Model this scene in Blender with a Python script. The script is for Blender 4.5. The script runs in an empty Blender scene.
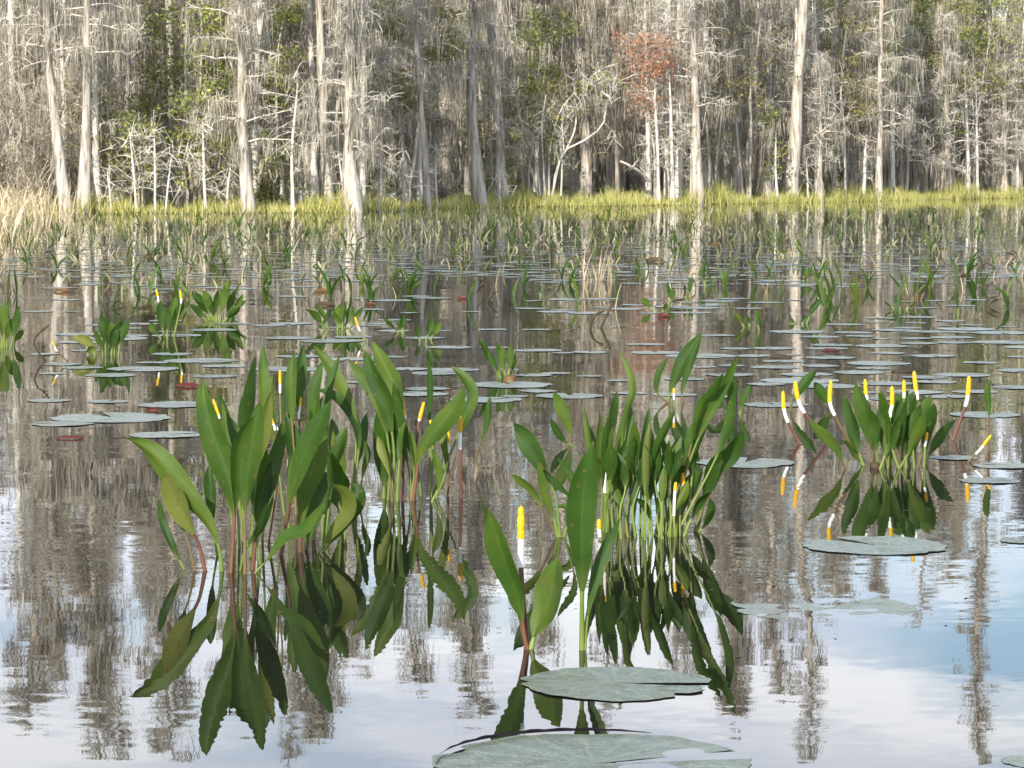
import bpy, math, random
import numpy as np
from mathutils import Vector

R = random.Random(11)
N = np.random.default_rng(7)
scene = bpy.context.scene
C = scene.collection
PI = math.pi

# ------------------------------------------------------------------ camera
FPX, CAMH, HORIZ = 2900.0, 0.85, 172.0
PITCH = math.atan((384 - HORIZ) / FPX)
cam_d = bpy.data.cameras.new('camera')
cam_d.sensor_width = 36.0
cam_d.lens = 36.0 * FPX / 1024
cam_d.clip_start = 0.1
cam_d.clip_end = 8000
cam_d.dof.use_dof = True
cam_d.dof.focus_distance = 6.5
cam_d.dof.aperture_fstop = 64
cam = bpy.data.objects.new('camera', cam_d)
C.objects.link(cam)
cam.location = (0, 0, CAMH)
cam.rotation_euler = (PI / 2 - PITCH, 0, 0)
scene.camera = cam
_f = Vector((0, math.cos(PITCH), -math.sin(PITCH)))
_u = Vector((0, math.sin(PITCH), math.cos(PITCH)))
_r = Vector((1, 0, 0))

def ray(px, py):
    return _f + _r * ((px - 512) / FPX) + _u * ((384 - py) / FPX)
def P(px, py, Y):                      # point seen at a pixel, at ground distance Y
    d = ray(px, py); t = Y / d.y
    return Vector((d.x * t, Y, CAMH + d.z * t))
def G(px, py):                         # point of the water seen at a pixel
    d = ray(px, py); t = -CAMH / d.z
    return Vector((d.x * t, d.y * t, 0))

# ------------------------------------------------------------------ mesh helpers
class MB:
    def __init__(s): s.v = []; s.q = []; s.uv = []; s.n = 0; s.has_uv = False
    def add(s, v, q, uv=None):
        v = np.asarray(v, float).reshape(-1, 3); q = np.asarray(q, int).reshape(-1, 4)
        s.v.append(v); s.q.append(q + s.n); s.n += len(v)
        if uv is not None: s.has_uv = True
        s.uv.append(np.zeros((len(v), 2)) if uv is None else np.asarray(uv, float))
    def mesh(s, name, mat, smooth=True):
        me = bpy.data.meshes.new(name)
        v = np.concatenate(s.v); q = np.concatenate(s.q)
        me.vertices.add(len(v)); me.vertices.foreach_set('co', v.ravel())
        me.loops.add(q.size); me.loops.foreach_set('vertex_index', q.ravel().astype(np.int32))
        me.polygons.add(len(q)); me.polygons.foreach_set('loop_start', (np.arange(len(q)) * 4).astype(np.int32))
        if s.has_uv:
            l = me.uv_layers.new(name='UVMap')
            l.data.foreach_set('uv', np.concatenate(s.uv)[q.ravel()].ravel())
        me.update(calc_edges=True); me.validate()
        if smooth: me.shade_smooth()
        me.materials.append(mat)
        return me
    def build(s, name, mat, parent=None, smooth=True):
        o = bpy.data.objects.new(name, s.mesh(name, mat, smooth)); C.objects.link(o)
        if parent is not None: o.parent = parent
        return o

def tag(o, label, cat, group=None, kind=None):
    if label: o['label'] = label
    if cat: o['category'] = cat
    if group: o['group'] = group
    if kind: o['kind'] = kind
    return o
def thing(name, label, cat, loc, group=None):
    o = bpy.data.objects.new(name, None); C.objects.link(o)
    o.location = loc; o.empty_display_size = .1
    return tag(o, label, cat, group)
def struct(o): o['kind'] = 'structure'; return o
def copy_tree(o, parent=None, loc=None, rz=None, sc=None, label=None, group=None):
    c = o.copy(); C.objects.link(c); c.parent = parent
    if loc is not None: c.location = loc
    if rz is not None: c.rotation_euler = (0, 0, rz)
    if sc is not None: c.scale = (sc, sc, sc) if not hasattr(sc, '__len__') else sc
    if label: c['label'] = label
    if group: c['group'] = group
    for ch in list(o.children): copy_tree(ch, c)
    return c

def spline(pts, n):
    """Catmull-Rom through the points, n samples, roughly even in length."""
    p = np.array([tuple(x) for x in pts], float)
    if len(p) == 2: return p[0] + (p[1] - p[0]) * np.linspace(0, 1, n)[:, None]
    e = np.vstack([2 * p[0] - p[1], p, 2 * p[-1] - p[-2]])
    out = []
    for i in range(1, len(e) - 2):
        t = np.linspace(0, 1, 12, endpoint=False)[:, None]
        a, b, c, d = e[i-1], e[i], e[i+1], e[i+2]
        out.append(.5 * (2*b + (c-a)*t + (2*a-5*b+4*c-d)*t*t + (3*b-a-3*c+d)*t**3))
    out = np.vstack(out + [e[-2][None]])
    s = np.concatenate([[0], np.cumsum(np.linalg.norm(np.diff(out, axis=0), axis=1))])
    u = np.linspace(0, s[-1], n)
    return np.stack([np.interp(u, s, out[:, k]) for k in range(3)], 1)

def unit(a): return a / np.maximum(np.linalg.norm(a, axis=-1, keepdims=True), 1e-9)
def frames(p):
    t = unit(np.gradient(p, axis=0))
    ref = np.array([0.03, -1, 0.05]) if abs(t[len(t)//2][1]) < .85 else np.array([0, 0, 1.0])
    a = unit(np.cross(t, ref)); b = np.cross(a, t)
    return t, a, b
def tube(mb, p, r, k=6, flat=1.0, lump=0, cap=True):
    p = np.asarray(p, float); n = len(p); r = np.broadcast_to(np.asarray(r, float), (n,)).copy()
    t, a, b = frames(p)
    ang = np.arange(k) * 2 * PI / k
    rr = r[:, None] * np.ones(k)
    if lump: rr = rr * (1 + lump * N.uniform(-1, 1, (n, k)))
    v = p[:, None] + rr[..., None] * (np.cos(ang)[None, :, None] * a[:, None] + flat * np.sin(ang)[None, :, None] * b[:, None])
    i = np.arange(n - 1)[:, None] * k; j = np.arange(k)[None]; j2 = (j + 1) % k
    q = np.stack([i + j, i + j2, i + k + j2, i + k + j], -1).reshape(-1, 4)
    uv = np.stack(np.broadcast_arrays((np.arange(k) / k)[None], np.linspace(0, 1, n)[:, None]), -1).reshape(-1, 2)
    mb.add(v.reshape(-1, 3), q, uv)
    if cap and k >= 5 and k % 2 == 0 and r[-1] > 1e-4:
        e = v[-1]
        mb.add(e, [[0, m, m + 1, m + 2] if m + 2 < k else [0, m, m + 1, 0] for m in range(1, k - 1, 2)])

def ribbons(mb, start, dirs, length, width, droop=0.0, yaw=None, sway=0.0):
    """many thin blades at once: three levels each"""
    n = len(start); L = np.broadcast_to(length, (n,))[:, None]; w = np.broadcast_to(width, (n,))[:, None]
    d = unit(dirs)
    yaw = N.uniform(0, PI, n) if yaw is None else yaw
    side = np.stack([np.cos(yaw), np.sin(yaw), np.zeros(n)], 1)
    side = unit(side - d * (side * d).sum(1, keepdims=True))
    sw = N.normal(0, 1, (n, 3)) * sway * L
    p0 = start; p1 = start + d * L * .5 + sw * .5
    p2 = start + d * L + sw + np.array([0, 0, -1.0]) * droop * L
    v = np.stack([p0 - side*w*.5, p0 + side*w*.5, p1 - side*w*.42, p1 + side*w*.42, p2 - side*w*.07, p2 + side*w*.07], 1)
    q = np.array([[0, 1, 3, 2], [2, 3, 5, 4]])
    h = N.uniform(0, 1, n)
    uv = np.stack([np.repeat(h[:, None], 6, 1), np.tile([0, 0, .5, .5, 1, 1], (n, 1))], -1)
    mb.add(v.reshape(-1, 3), (q[None] + (np.arange(n) * 6)[:, None, None]).reshape(-1, 4), uv.reshape(-1, 2))

def leaflets(mb, c, size):
    n = len(c)
    a = unit(N.normal(0, 1, (n, 3))); b = unit(np.cross(a, N.normal(0, 1, (n, 3))))
    L = (size * N.uniform(.6, 1.3, n))[:, None]
    v = np.stack([c - a*L*.5, c + b*L*.24, c + a*L*.5, c - b*L*.24], 1)
    h = N.uniform(0, 1, n)
    mb.add(v.reshape(-1, 3), np.arange(n * 4).reshape(-1, 4), np.stack([np.repeat(h[:, None], 4, 1), np.zeros((n, 4))], -1).reshape(-1, 2))

# ------------------------------------------------------------------ materials
def nmat(name):
    m = bpy.data.materials.new(name); m.use_nodes = True
    nt = m.node_tree; nt.nodes.clear()
    out = nt.nodes.new('ShaderNodeOutputMaterial')
    bs = nt.nodes.new('ShaderNodeBsdfPrincipled')
    nt.links.new(bs.outputs[0], out.inputs[0])
    return m, nt, bs, out
def ramp(nt, fac, stops):
    r = nt.nodes.new('ShaderNodeValToRGB')
    el = r.color_ramp.elements
    el[0].position, el[0].color = stops[0][0], (*stops[0][1], 1)
    el[1].position, el[1].color = stops[-1][0], (*stops[-1][1], 1)
    for p, c in stops[1:-1]:
        e = el.new(p); e.color = (*c, 1)
    nt.links.new(fac, r.inputs[0]); return r.outputs[0]
def noise(nt, scale, detail=3, coord='Object', vec_scale=None, rough=.55):
    tc = nt.nodes.new('ShaderNodeTexCoord'); o = tc.outputs[coord]
    if vec_scale:
        mp = nt.nodes.new('ShaderNodeMapping'); mp.inputs['Scale'].default_value = vec_scale
        nt.links.new(o, mp.inputs[0]); o = mp.outputs[0]
    n = nt.nodes.new('ShaderNodeTexNoise'); n.inputs['Scale'].default_value = scale
    n.inputs['Detail'].default_value = detail; n.inputs['Roughness'].default_value = rough
    nt.links.new(o, n.inputs['Vector']); return n
def mix(nt, fac, a, b, mode='MIX'):
    m = nt.nodes.new('ShaderNodeMix'); m.data_type = 'RGBA'; m.blend_type = mode
    for sock, val in ((m.inputs[0], fac), (m.inputs[6], a), (m.inputs[7], b)):
        if hasattr(val, 'links'): nt.links.new(val, sock)
        elif isinstance(val, tuple): sock.default_value = (*val, 1)
        else: sock.default_value = val
    return m.outputs[2]
def math_n(nt, op, a, b=None, c=None):
    m = nt.nodes.new('ShaderNodeMath'); m.operation = op
    for i, val in enumerate((a, b, c)):
        if val is None: continue
        if hasattr(val, 'links'): nt.links.new(val, m.inputs[i])
        else: m.inputs[i].default_value = val
    return m.outputs[0]
def uv_xy(nt):
    tc = nt.nodes.new('ShaderNodeTexCoord'); s = nt.nodes.new('ShaderNodeSeparateXYZ')
    nt.links.new(tc.outputs['UV'], s.inputs[0]); return s.outputs[0], s.outputs[1]
def obj_random(nt):
    return nt.nodes.new('ShaderNodeObjectInfo').outputs['Random']

def mat_noise(name, stops, scale, rough=.8, detail=4, vec_scale=None, uvmix=None, spec=.3, transl=0):
    m, nt, bs, out = nmat(name)
    n = noise(nt, scale, detail, vec_scale=vec_scale)
    fac = n.outputs[0]
    if uvmix:
        u, v = uv_xy(nt); fac = math_n(nt, 'ADD', math_n(nt, 'MULTIPLY', fac, 1 - uvmix), math_n(nt, 'MULTIPLY', u, uvmix))
    col = ramp(nt, fac, stops)
    nt.links.new(col, bs.inputs['Base Color'])
    bs.inputs['Roughness'].default_value = rough
    bs.inputs['Specular IOR Level'].default_value = spec
    if transl:
        tr = nt.nodes.new('ShaderNodeBsdfTranslucent'); nt.links.new(col, tr.inputs[0])
        ms = nt.nodes.new('ShaderNodeMixShader'); ms.inputs[0].default_value = transl
        nt.links.new(bs.outputs[0], ms.inputs[1]); nt.links.new(tr.outputs[0], ms.inputs[2])
        nt.links.new(ms.outputs[0], out.inputs[0])
    return m

M = {}
M['bark'] = mat_noise('cypress bark', [(.32, (.15, .125, .095)), (.48, (.39, .345, .285)), (.66, (.58, .535, .46))], 2.2, .9, 6, (6, 6, .8))
M['pale_bark'] = mat_noise('pale bark', [(.3, (.42, .38, .32)), (.6, (.70, .66, .58))], 5, .85, 5, (3, 3, .8))
M['twig'] = mat_noise('twigs', [(.3, (.24, .205, .15)), (.7, (.54, .48, .38))], 1.5, .9, uvmix=.4)
M['moss'] = mat_noise('spanish moss', [(.25, (.185, .165, .125)), (.5, (.40, .365, .295)), (.75, (.60, .56, .46))], .9, .95, 3, uvmix=.45, spec=.1, transl=.3)
M['evergreen'] = mat_noise('evergreen leaves', [(.25, (.10, .14, .025)), (.5, (.26, .30, .06)), (.75, (.44, .46, .12))], .8, .5, 3, uvmix=.5, transl=.3)
M['olive'] = mat_noise('olive leaves', [(.25, (.16, .14, .045)), (.5, (.27, .245, .075)), (.75, (.38, .35, .13))], .8, .6, 3, uvmix=.5, transl=.3)
M['red_leaves'] = mat_noise('red maple leaves', [(.2, (.28, .10, .06)), (.45, (.48, .19, .12)), (.75, (.52, .36, .22))], 1.2, .6, 3, uvmix=.6, transl=.3)
M['grass'] = mat_noise('marsh grass', [(.25, (.30, .32, .07)), (.5, (.58, .56, .18)), (.8, (.76, .71, .36))], 1.1, .7, 4, uvmix=.5, spec=.2, transl=.45)
M['straw'] = mat_noise('straw', [(.25, (.33, .26, .15)), (.55, (.52, .43, .27)), (.8, (.66, .57, .40))], .8, .8, 4, uvmix=.5, spec=.2, transl=.15)
M['marsh_ground'] = mat_noise('peat ground', [(.3, (.035, .028, .018)), (.7, (.10, .08, .05))], .8, .95, 5)
M['emergent'] = mat_noise('emergent shoots', [(.2, (.04, .06, .02)), (.5, (.13, .15, .05)), (.68, (.22, .20, .10)), (.85, (.38, .33, .22))], 1.5, .6, 3, uvmix=.75, transl=.2)

def leaf_material(name, dark, mid, light, rust=.0):
    m, nt, bs, out = nmat(name)
    u, v = uv_xy(nt)
    rnd = obj_random(nt)
    n = noise(nt, 9, 4)
    # parallel veins run the length of the blade
    au = math_n(nt, 'ABSOLUTE', math_n(nt, 'SUBTRACT', u, .5))
    vein = math_n(nt, 'MULTIPLY_ADD', math_n(nt, 'SINE', math_n(nt, 'MULTIPLY', u, 80.0)), .05, 0)
    midrib = math_n(nt, 'MULTIPLY', math_n(nt, 'LESS_THAN', au, .02), .09)
    f = math_n(nt, 'ADD', math_n(nt, 'MULTIPLY', n.outputs[0], .6), math_n(nt, 'MULTIPLY', rnd, .34))
    f = math_n(nt, 'ADD', math_n(nt, 'ADD', f, vein), midrib)
    col = ramp(nt, f, [(.1, dark), (.45, mid), (.85, light)])
    # pale foot of the blade, brown at the very tip and in a few spots
    foot = math_n(nt, 'SUBTRACT', 1.0, math_n(nt, 'MULTIPLY', v, 4.0)); 
    fc = nt.nodes.new('ShaderNodeClamp'); nt.links.new(foot, fc.inputs[0])
    col = mix(nt, math_n(nt, 'MULTIPLY', fc.outputs[0], .45), col, (.17, .20, .045))
    tipv = math_n(nt, 'GREATER_THAN', math_n(nt, 'ADD', v, math_n(nt, 'MULTIPLY', n.outputs[0], .04 + rust)), .995)
    col = mix(nt, math_n(nt, 'MULTIPLY', tipv, .8), col, (.16, .10, .04))
    n2 = noise(nt, 60, 2)
    spots = math_n(nt, 'MULTIPLY', math_n(nt, 'GREATER_THAN', n2.outputs[0], .675 - rust * .6), .65)
    col = mix(nt, spots, col, (.15, .10, .035))
    nt.links.new(col, bs.inputs['Base Color'])
    bs.inputs['Roughness'].default_value = .48
    bs.inputs['Specular IOR Level'].default_value = .25
    tr = nt.nodes.new('ShaderNodeBsdfTranslucent')
    nt.links.new(mix(nt, .5, col, (.13, .21, .02)), tr.inputs[0])
    ms = nt.nodes.new('ShaderNodeMixShader'); ms.inputs[0].default_value = .38
    nt.links.new(bs.outputs[0], ms.inputs[1]); nt.links.new(tr.outputs[0], ms.inputs[2])
    bp = nt.nodes.new('ShaderNodeBump'); bp.inputs['Strength'].default_value = .12; bp.inputs['Distance'].default_value = .003
    nt.links.new(math_n(nt, 'SINE', math_n(nt, 'MULTIPLY', u, 80.0)), bp.inputs['Height'])
    nt.links.new(bp.outputs[0], bs.inputs['Normal'])
    nt.links.new(ms.outputs[0], out.inputs[0])
    return m
M['leaf'] = leaf_material('golden club leaf', (.011, .031, .005), (.036, .088, .011), (.15, .20, .028))
M['leaf_yellow'] = leaf_material('yellowing leaf', (.06, .095, .014), (.13, .16, .03), (.23, .24, .06), .05)

def plain(name, a, b, scale, rough, **k): return mat_noise(name, [(.3, a), (.7, b)], scale, rough, **k)
M['stalk_red'] = plain('red stalk', (.09, .035, .022), (.19, .085, .05), 14, .45, vec_scale=(1, 1, .3))
M['stalk_green'] = plain('green stalk', (.08, .13, .02), (.18, .23, .055), 14, .45, vec_scale=(1, 1, .3))
M['stalk_brown'] = plain('brown stalk', (.08, .055, .02), (.16, .11, .045), 14, .5, vec_scale=(1, 1, .3))
M['white_band'] = plain('white spike band', (.74, .73, .68), (.86, .85, .82), 20, .5)
M['yellow'] = plain('yellow florets', (.50, .26, .008), (.80, .50, .02), 330, .6)
M['dead'] = plain('dead brown leaf', (.03, .022, .012), (.085, .055, .03), 12, .8)
M['red_pad'] = plain('red lily leaf', (.06, .012, .01), (.14, .03, .025), 12, .5)
M['rust_pad'] = plain('rusty lily leaf', (.07, .035, .012), (.16, .09, .03), 12, .6)

def pad_material():
    m, nt, bs, out = nmat('lily pad')
    n = noise(nt, 7, 5); rnd = obj_random(nt)
    f = math_n(nt, 'ADD', math_n(nt, 'MULTIPLY', n.outputs[0], .7), math_n(nt, 'MULTIPLY', rnd, .3))
    col = ramp(nt, f, [(.2, (.10, .12, .085)), (.45, (.17, .195, .16)), (.75, (.25, .275, .235))])
    n1 = noise(nt, 4.5, 3)
    g = nt.nodes.new('ShaderNodeMapRange'); nt.links.new(n1.outputs[0], g.inputs[0])
    g.inputs[1].default_value = .58; g.inputs[2].default_value = .68
    col = mix(nt, math_n(nt, 'MULTIPLY', g.outputs[0], .6), col, (.10, .15, .03))
    tcp = nt.nodes.new('ShaderNodeTexCoord'); sp_ = nt.nodes.new('ShaderNodeSeparateXYZ'); nt.links.new(tcp.outputs['Object'], sp_.inputs[0])
    angl = math_n(nt, 'ARCTAN2', sp_.outputs[1], sp_.outputs[0])
    vein = math_n(nt, 'POWER', math_n(nt, 'ABSOLUTE', math_n(nt, 'COSINE', math_n(nt, 'ADD', math_n(nt, 'MULTIPLY', angl, 9.0), math_n(nt, 'MULTIPLY', n1.outputs[0], 1.2)))), 14.0)
    col = mix(nt, math_n(nt, 'MULTIPLY', vein, .28), col, (.30, .33, .22))
    n3 = noise(nt, 2.6, 6)
    g3 = nt.nodes.new('ShaderNodeMapRange'); nt.links.new(n3.outputs[0], g3.inputs[0]); g3.inputs[1].default_value = .56; g3.inputs[2].default_value = .66
    col = mix(nt, math_n(nt, 'MULTIPLY', g3.outputs[0], .55), col, (.075, .07, .04))
    n2 = noise(nt, 30, 2)
    col = mix(nt, math_n(nt, 'MULTIPLY', math_n(nt, 'GREATER_THAN', n2.outputs[0], .67), .85), col, (.045, .03, .03))
    nt.links.new(col, bs.inputs['Base Color'])
    rr_ = nt.nodes.new('ShaderNodeMapRange'); nt.links.new(n3.outputs[0], rr_.inputs[0]); rr_.inputs[1].default_value = .4; rr_.inputs[2].default_value = .58; rr_.inputs[3].default_value = .42; rr_.inputs[4].default_value = .12
    nt.links.new(rr_.outputs[0], bs.inputs['Roughness'])
    bp = nt.nodes.new('ShaderNodeBump'); bp.inputs['Strength'].default_value = .4; bp.inputs['Distance'].default_value = .01
    nt.links.new(noise(nt, 25, 3).outputs[0], bp.inputs['Height']); nt.links.new(bp.outputs[0], bs.inputs['Normal'])
    return m
M['pad'] = pad_material()
M['pad_rim'] = plain('pad underside', (.02, .018, .035), (.06, .04, .05), 12, .4)

def water_material():
    m, nt, bs, out = nmat('dark swamp water')
    bs.inputs['Base Color'].default_value = (.010, .009, .007, 1)
    bs.inputs['Roughness'].default_value = .0
    bs.inputs['IOR'].default_value = 1.333
    tc = nt.nodes.new('ShaderNodeTexCoord')
    def layer(scale, amp, det, vs=(1, 1, 1)):
        n = noise(nt, scale, det, vec_scale=vs, rough=.5)
        s = nt.nodes.new('ShaderNodeVectorMath'); s.operation = 'SUBTRACT'; s.inputs[1].default_value = (.5, .5, .5)
        nt.links.new(n.outputs['Color'], s.inputs[0])
        k = nt.nodes.new('ShaderNodeVectorMath'); k.operation = 'SCALE'
        nt.links.new(s.outputs[0], k.inputs[0])
        if hasattr(amp, 'links'): nt.links.new(amp, k.inputs['Scale'])
        else: k.inputs['Scale'].default_value = amp
        return k.outputs[0]
    gust = nt.nodes.new('ShaderNodeMapRange')
    nt.links.new(noise(nt, .8, 2, vec_scale=(.6, 1.3, 1)).outputs[0], gust.inputs[0])
    gust.inputs[1].default_value = .4; gust.inputs[2].default_value = .65
    gust.inputs[3].default_value = RIP[0]; gust.inputs[4].default_value = RIP[1]
    a = layer(20, gust.outputs[0], 2, (.7, 1.25, 1))
    b = layer(1.6, RIP[2], 1, (.8, 1.2, 1))
    ad = nt.nodes.new('ShaderNodeVectorMath'); ad.operation = 'ADD'
    nt.links.new(a, ad.inputs[0]); nt.links.new(b, ad.inputs[1])
    ml = nt.nodes.new('ShaderNodeVectorMath'); ml.operation = 'MULTIPLY'; ml.inputs[1].default_value = (1, 1, 0)
    nt.links.new(ad.outputs[0], ml.inputs[0])
    up = nt.nodes.new('ShaderNodeVectorMath'); up.operation = 'ADD'; up.inputs[1].default_value = (0, 0, 1)
    nt.links.new(ml.outputs[0], up.inputs[0])
    nz = nt.nodes.new('ShaderNodeVectorMath'); nz.operation = 'NORMALIZE'
    nt.links.new(up.outputs[0], nz.inputs[0])
    nt.links.new(nz.outputs[0], bs.inputs['Normal'])
    return m
RIP = (.005, .022, .010)
M['water'] = water_material()

# ------------------------------------------------------------------ sky and sun
SUN_EL, SUN_AZ = math.radians(31), math.radians(199)     # azimuth from +Y towards +X: behind the camera, to its left
w = bpy.data.worlds.new('World'); scene.world = w; w.use_nodes = True
nt = w.node_tree; nt.nodes.clear()
wo = nt.nodes.new('ShaderNodeOutputWorld'); bg = nt.nodes.new('ShaderNodeBackground')
sky = nt.nodes.new('ShaderNodeTexSky'); sky.sky_type = 'NISHITA'; sky.sun_disc = False
sky.sun_elevation = SUN_EL; sky.sun_rotation = SUN_AZ; sky.air_density = 1.0; sky.dust_density = .6
tc = nt.nodes.new('ShaderNodeTexCoord')
mp = nt.nodes.new('ShaderNodeMapping'); mp.inputs['Scale'].default_value = (2.2, 2.2, 7.5); mp.inputs['Location'].default_value = (.2, 7.1, 2.4)
nt.links.new(tc.outputs['Generated'], mp.inputs[0])
cn = nt.nodes.new('ShaderNodeTexNoise'); cn.inputs['Scale'].default_value = 1.6; cn.inputs['Detail'].default_value = 7; cn.inputs['Roughness'].default_value = .5
nt.links.new(mp.outputs[0], cn.inputs['Vector'])
cm = nt.nodes.new('ShaderNodeMapRange'); cm.inputs[1].default_value = .42; cm.inputs[2].default_value = .51
nt.links.new(cn.outputs[0], cm.inputs[0])
cn2 = nt.nodes.new('ShaderNodeTexNoise'); cn2.inputs['Scale'].default_value = 2.6; cn2.inputs['Detail'].default_value = 5
nt.links.new(mp.outputs[0], cn2.inputs['Vector'])
ccol = ramp(nt, cn2.outputs[0], [(.38, (13.8, 15.2, 18.2)), (.60, (21.2, 21.6, 22.2))])
CLOUD = 1.0
sx_ = nt.nodes.new('ShaderNodeSeparateXYZ'); nt.links.new(tc.outputs['Generated'], sx_.inputs[0])
hi = nt.nodes.new('ShaderNodeMapRange'); nt.links.new(sx_.outputs[2], hi.inputs[0])
hi.inputs[1].default_value = .24; hi.inputs[2].default_value = .42; hi.inputs[3].default_value = 1.0; hi.inputs[4].default_value = .18
cc = mix(nt, math_n(nt, 'MULTIPLY', cm.outputs[0], hi.outputs[0]), mix(nt, 1.0, sky.outputs[0], (2.0, 2.0, 2.0), 'MULTIPLY'), ccol)
nt.links.new(cc, bg.inputs[0]); bg.inputs[1].default_value = .075
nt.links.new(bg.outputs[0], wo.inputs[0])
sl = bpy.data.lights.new('sun', 'SUN'); sl.energy = 5.0; sl.angle = math.radians(.5); sl.color = (1, .94, .84)
so = bpy.data.objects.new('sun', sl); C.objects.link(so)
sd = Vector((math.sin(SUN_AZ) * math.cos(SUN_EL), math.cos(SUN_AZ) * math.cos(SUN_EL), math.sin(SUN_EL)))
so.rotation_euler = sd.to_track_quat('Z', 'Y').to_euler(); so.location = (0, -5, 30)
scene.view_settings.view_transform = 'Standard'; scene.view_settings.look = 'None'
scene.view_settings.gamma = 1; scene.view_settings.exposure = 0.6

# ------------------------------------------------------------------ water and land
mb = MB(); mb.add([(-1500, -600, 0), (1500, -600, 0), (1500, 400, 0), (-1500, 400, 0)], [[0, 1, 2, 3]])
struct(mb.build('swamp_water', M['water']))
BX = np.array([-60, -10.4, -3.4, 0, 4.8, 16.7, 60.])
BY = np.array([52, 58.5, 60.5, 70, 74.7, 95, 135.])
def bank(x): return np.interp(x, BX, BY)
xs = np.linspace(-60, 60, 121)
rows = []
for d, z in ((-.4, -.12), (0, -.012), (1.0, .05), (6, .12), (40, .25), (400, .3), (3000, .3)):
    sc_ = 1 + max(d, 0) * .02 if d > 30 else 1
    rows.append(np.stack([xs * sc_ * (30 if d > 2000 else 1), bank(xs) + d + N.uniform(-.25, .25, 121) * (d < 7), np.full(121, z)], 1))
v = np.concatenate(rows); q = [[r*121+i, r*121+i+1, (r+1)*121+i+1, (r+1)*121+i] for r in range(len(rows)-1) for i in range(120)]
mb = MB(); mb.add(v, q); struct(mb.build('marsh_ground', M['marsh_ground']))

# grass along the bank, straw and reeds on its left end
mb = MB(); n = 60000
x = N.uniform(-28, 36, n); dpt = np.abs(N.normal(0, 2.4, n)) + N.uniform(-.9, .1, n) * N.uniform(0, 1, n)
pt = np.stack([x, bank(x) + dpt, np.clip(dpt * .03, -.02, .1)], 1)
lean = N.normal(0, .22, (n, 3)); lean[:, 2] = 1
clump = .75 + .35 * np.sin(x * 2.1) * np.sin(x * .73 + 1) + N.normal(0, .12, n)
ht = np.interp(x, [-28, -8, -3, 2, 20], [.34, .42, .46, .54, .60]) * np.clip(clump, .35, 1.3)
ht *= N.uniform(.45, 1.25, n) * (.8 + .35 * np.sin(x * 5.3 + 1) * np.sin(x * 3.1))
ribbons(mb, pt, lean, ht, N.uniform(.008, .022, n), .12, sway=.1)
g = mb.build('marsh_grass', M['grass'], smooth=False)
tag(g, 'yellow-green marsh grass along the far bank of the swamp', 'grass', kind='stuff')

mb = MB(); n = 9000
yy = N.uniform(35, 60, n); cx = N.uniform(-17, -3, n)
edge = np.interp(yy, [35, 48, 60], [-5.95, -7.7, -9.0]) + N.exponential(.22, n) - .45
k = cx < edge
pt = np.stack([cx, yy, np.full(n, -.03)], 1)[k]; n = len(pt)
lean = N.normal(0, .25, (n, 3)); lean[:, 2] = 1
ribbons(mb, pt, lean, N.uniform(.35, 1.05, n), N.uniform(.01, .024, n), .3, sway=.16)
tag(mb.build('straw_reeds', M['straw'], smooth=False), 'pale straw-coloured dry reeds in a thick stand at the far left shore', 'reeds', kind='stuff')

mb = MB()
n = 380; sx = N.uniform(90, 560, n) * N.uniform(0, 1, n) ** .7; sy = 212 + np.abs(N.normal(0, 14, n)) + 4
pt = np.array([G(a, b) for a, b in zip(sx, sy)])
lean = N.normal(0, .22, (n, 3)); lean[:, 2] = 1
ribbons(mb, pt, lean, N.uniform(.05, .2, n), N.uniform(.005, .009, n), .1, sway=.12)
tag(mb.build('reed_stubble', M['straw'], smooth=False), 'thin sparse tan reed stems standing in the shallow water before the left bank', 'reeds', kind='stuff')

mb = MB(); n = 8500
sy = 206 + np.abs(N.normal(0, 26, n)); sx = N.uniform(-60, 1090, n)
pt = np.array([G(a, b) for a, b in zip(sx, sy)])
ok = pt[:, 1] < bank(pt[:, 0]) - .5; pt = pt[ok]; n = len(pt)
lean = N.normal(0, .4, (n, 3)); lean[:, 2] = 1
ribbons(mb, pt, lean, N.uniform(.03, .15, n), N.uniform(.007, .02, n), .15, sway=.2)
tag(mb.build('emergent_shoots', M['emergent'], smooth=False), 'mass of tiny green and tan shoots poking out of the far water', 'water plants', kind='stuff')

# ------------------------------------------------------------------ trees
def limb(mb, start, d, L, r, k=4, up=.15, droop=.25, n=5, wob=.08):
    t = np.linspace(0, 1, n)[:, None]
    w_ = np.cumsum(N.normal(0, wob, (n, 3)), 0) * L; w_[0] = 0
    p = start + d * L * t + np.array([0, 0, 1.0]) * (up * t - droop * t * t) * L + w_ * .5
    tube(mb, p, r * (1 - .8 * t[:, 0]), k, cap=False)
    return p

def hang(mb, anchors, per, lmin, lmax, spread, width=(.007, .02)):
    a = np.repeat(anchors, per, 0); n = len(a)
    big = np.repeat(N.uniform(.35, 1, len(anchors)), per)
    a = a + N.normal(0, 1, (n, 3)) * np.array([spread, spread, .05])
    d = N.normal(0, .09, (n, 3)); d[:, 2] = -1
    ribbons(mb, a, d, (lmin + (lmax - lmin) * N.uniform(0, 1, n) ** 1.6) * big, N.uniform(*width, n), 0, sway=.05)

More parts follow.
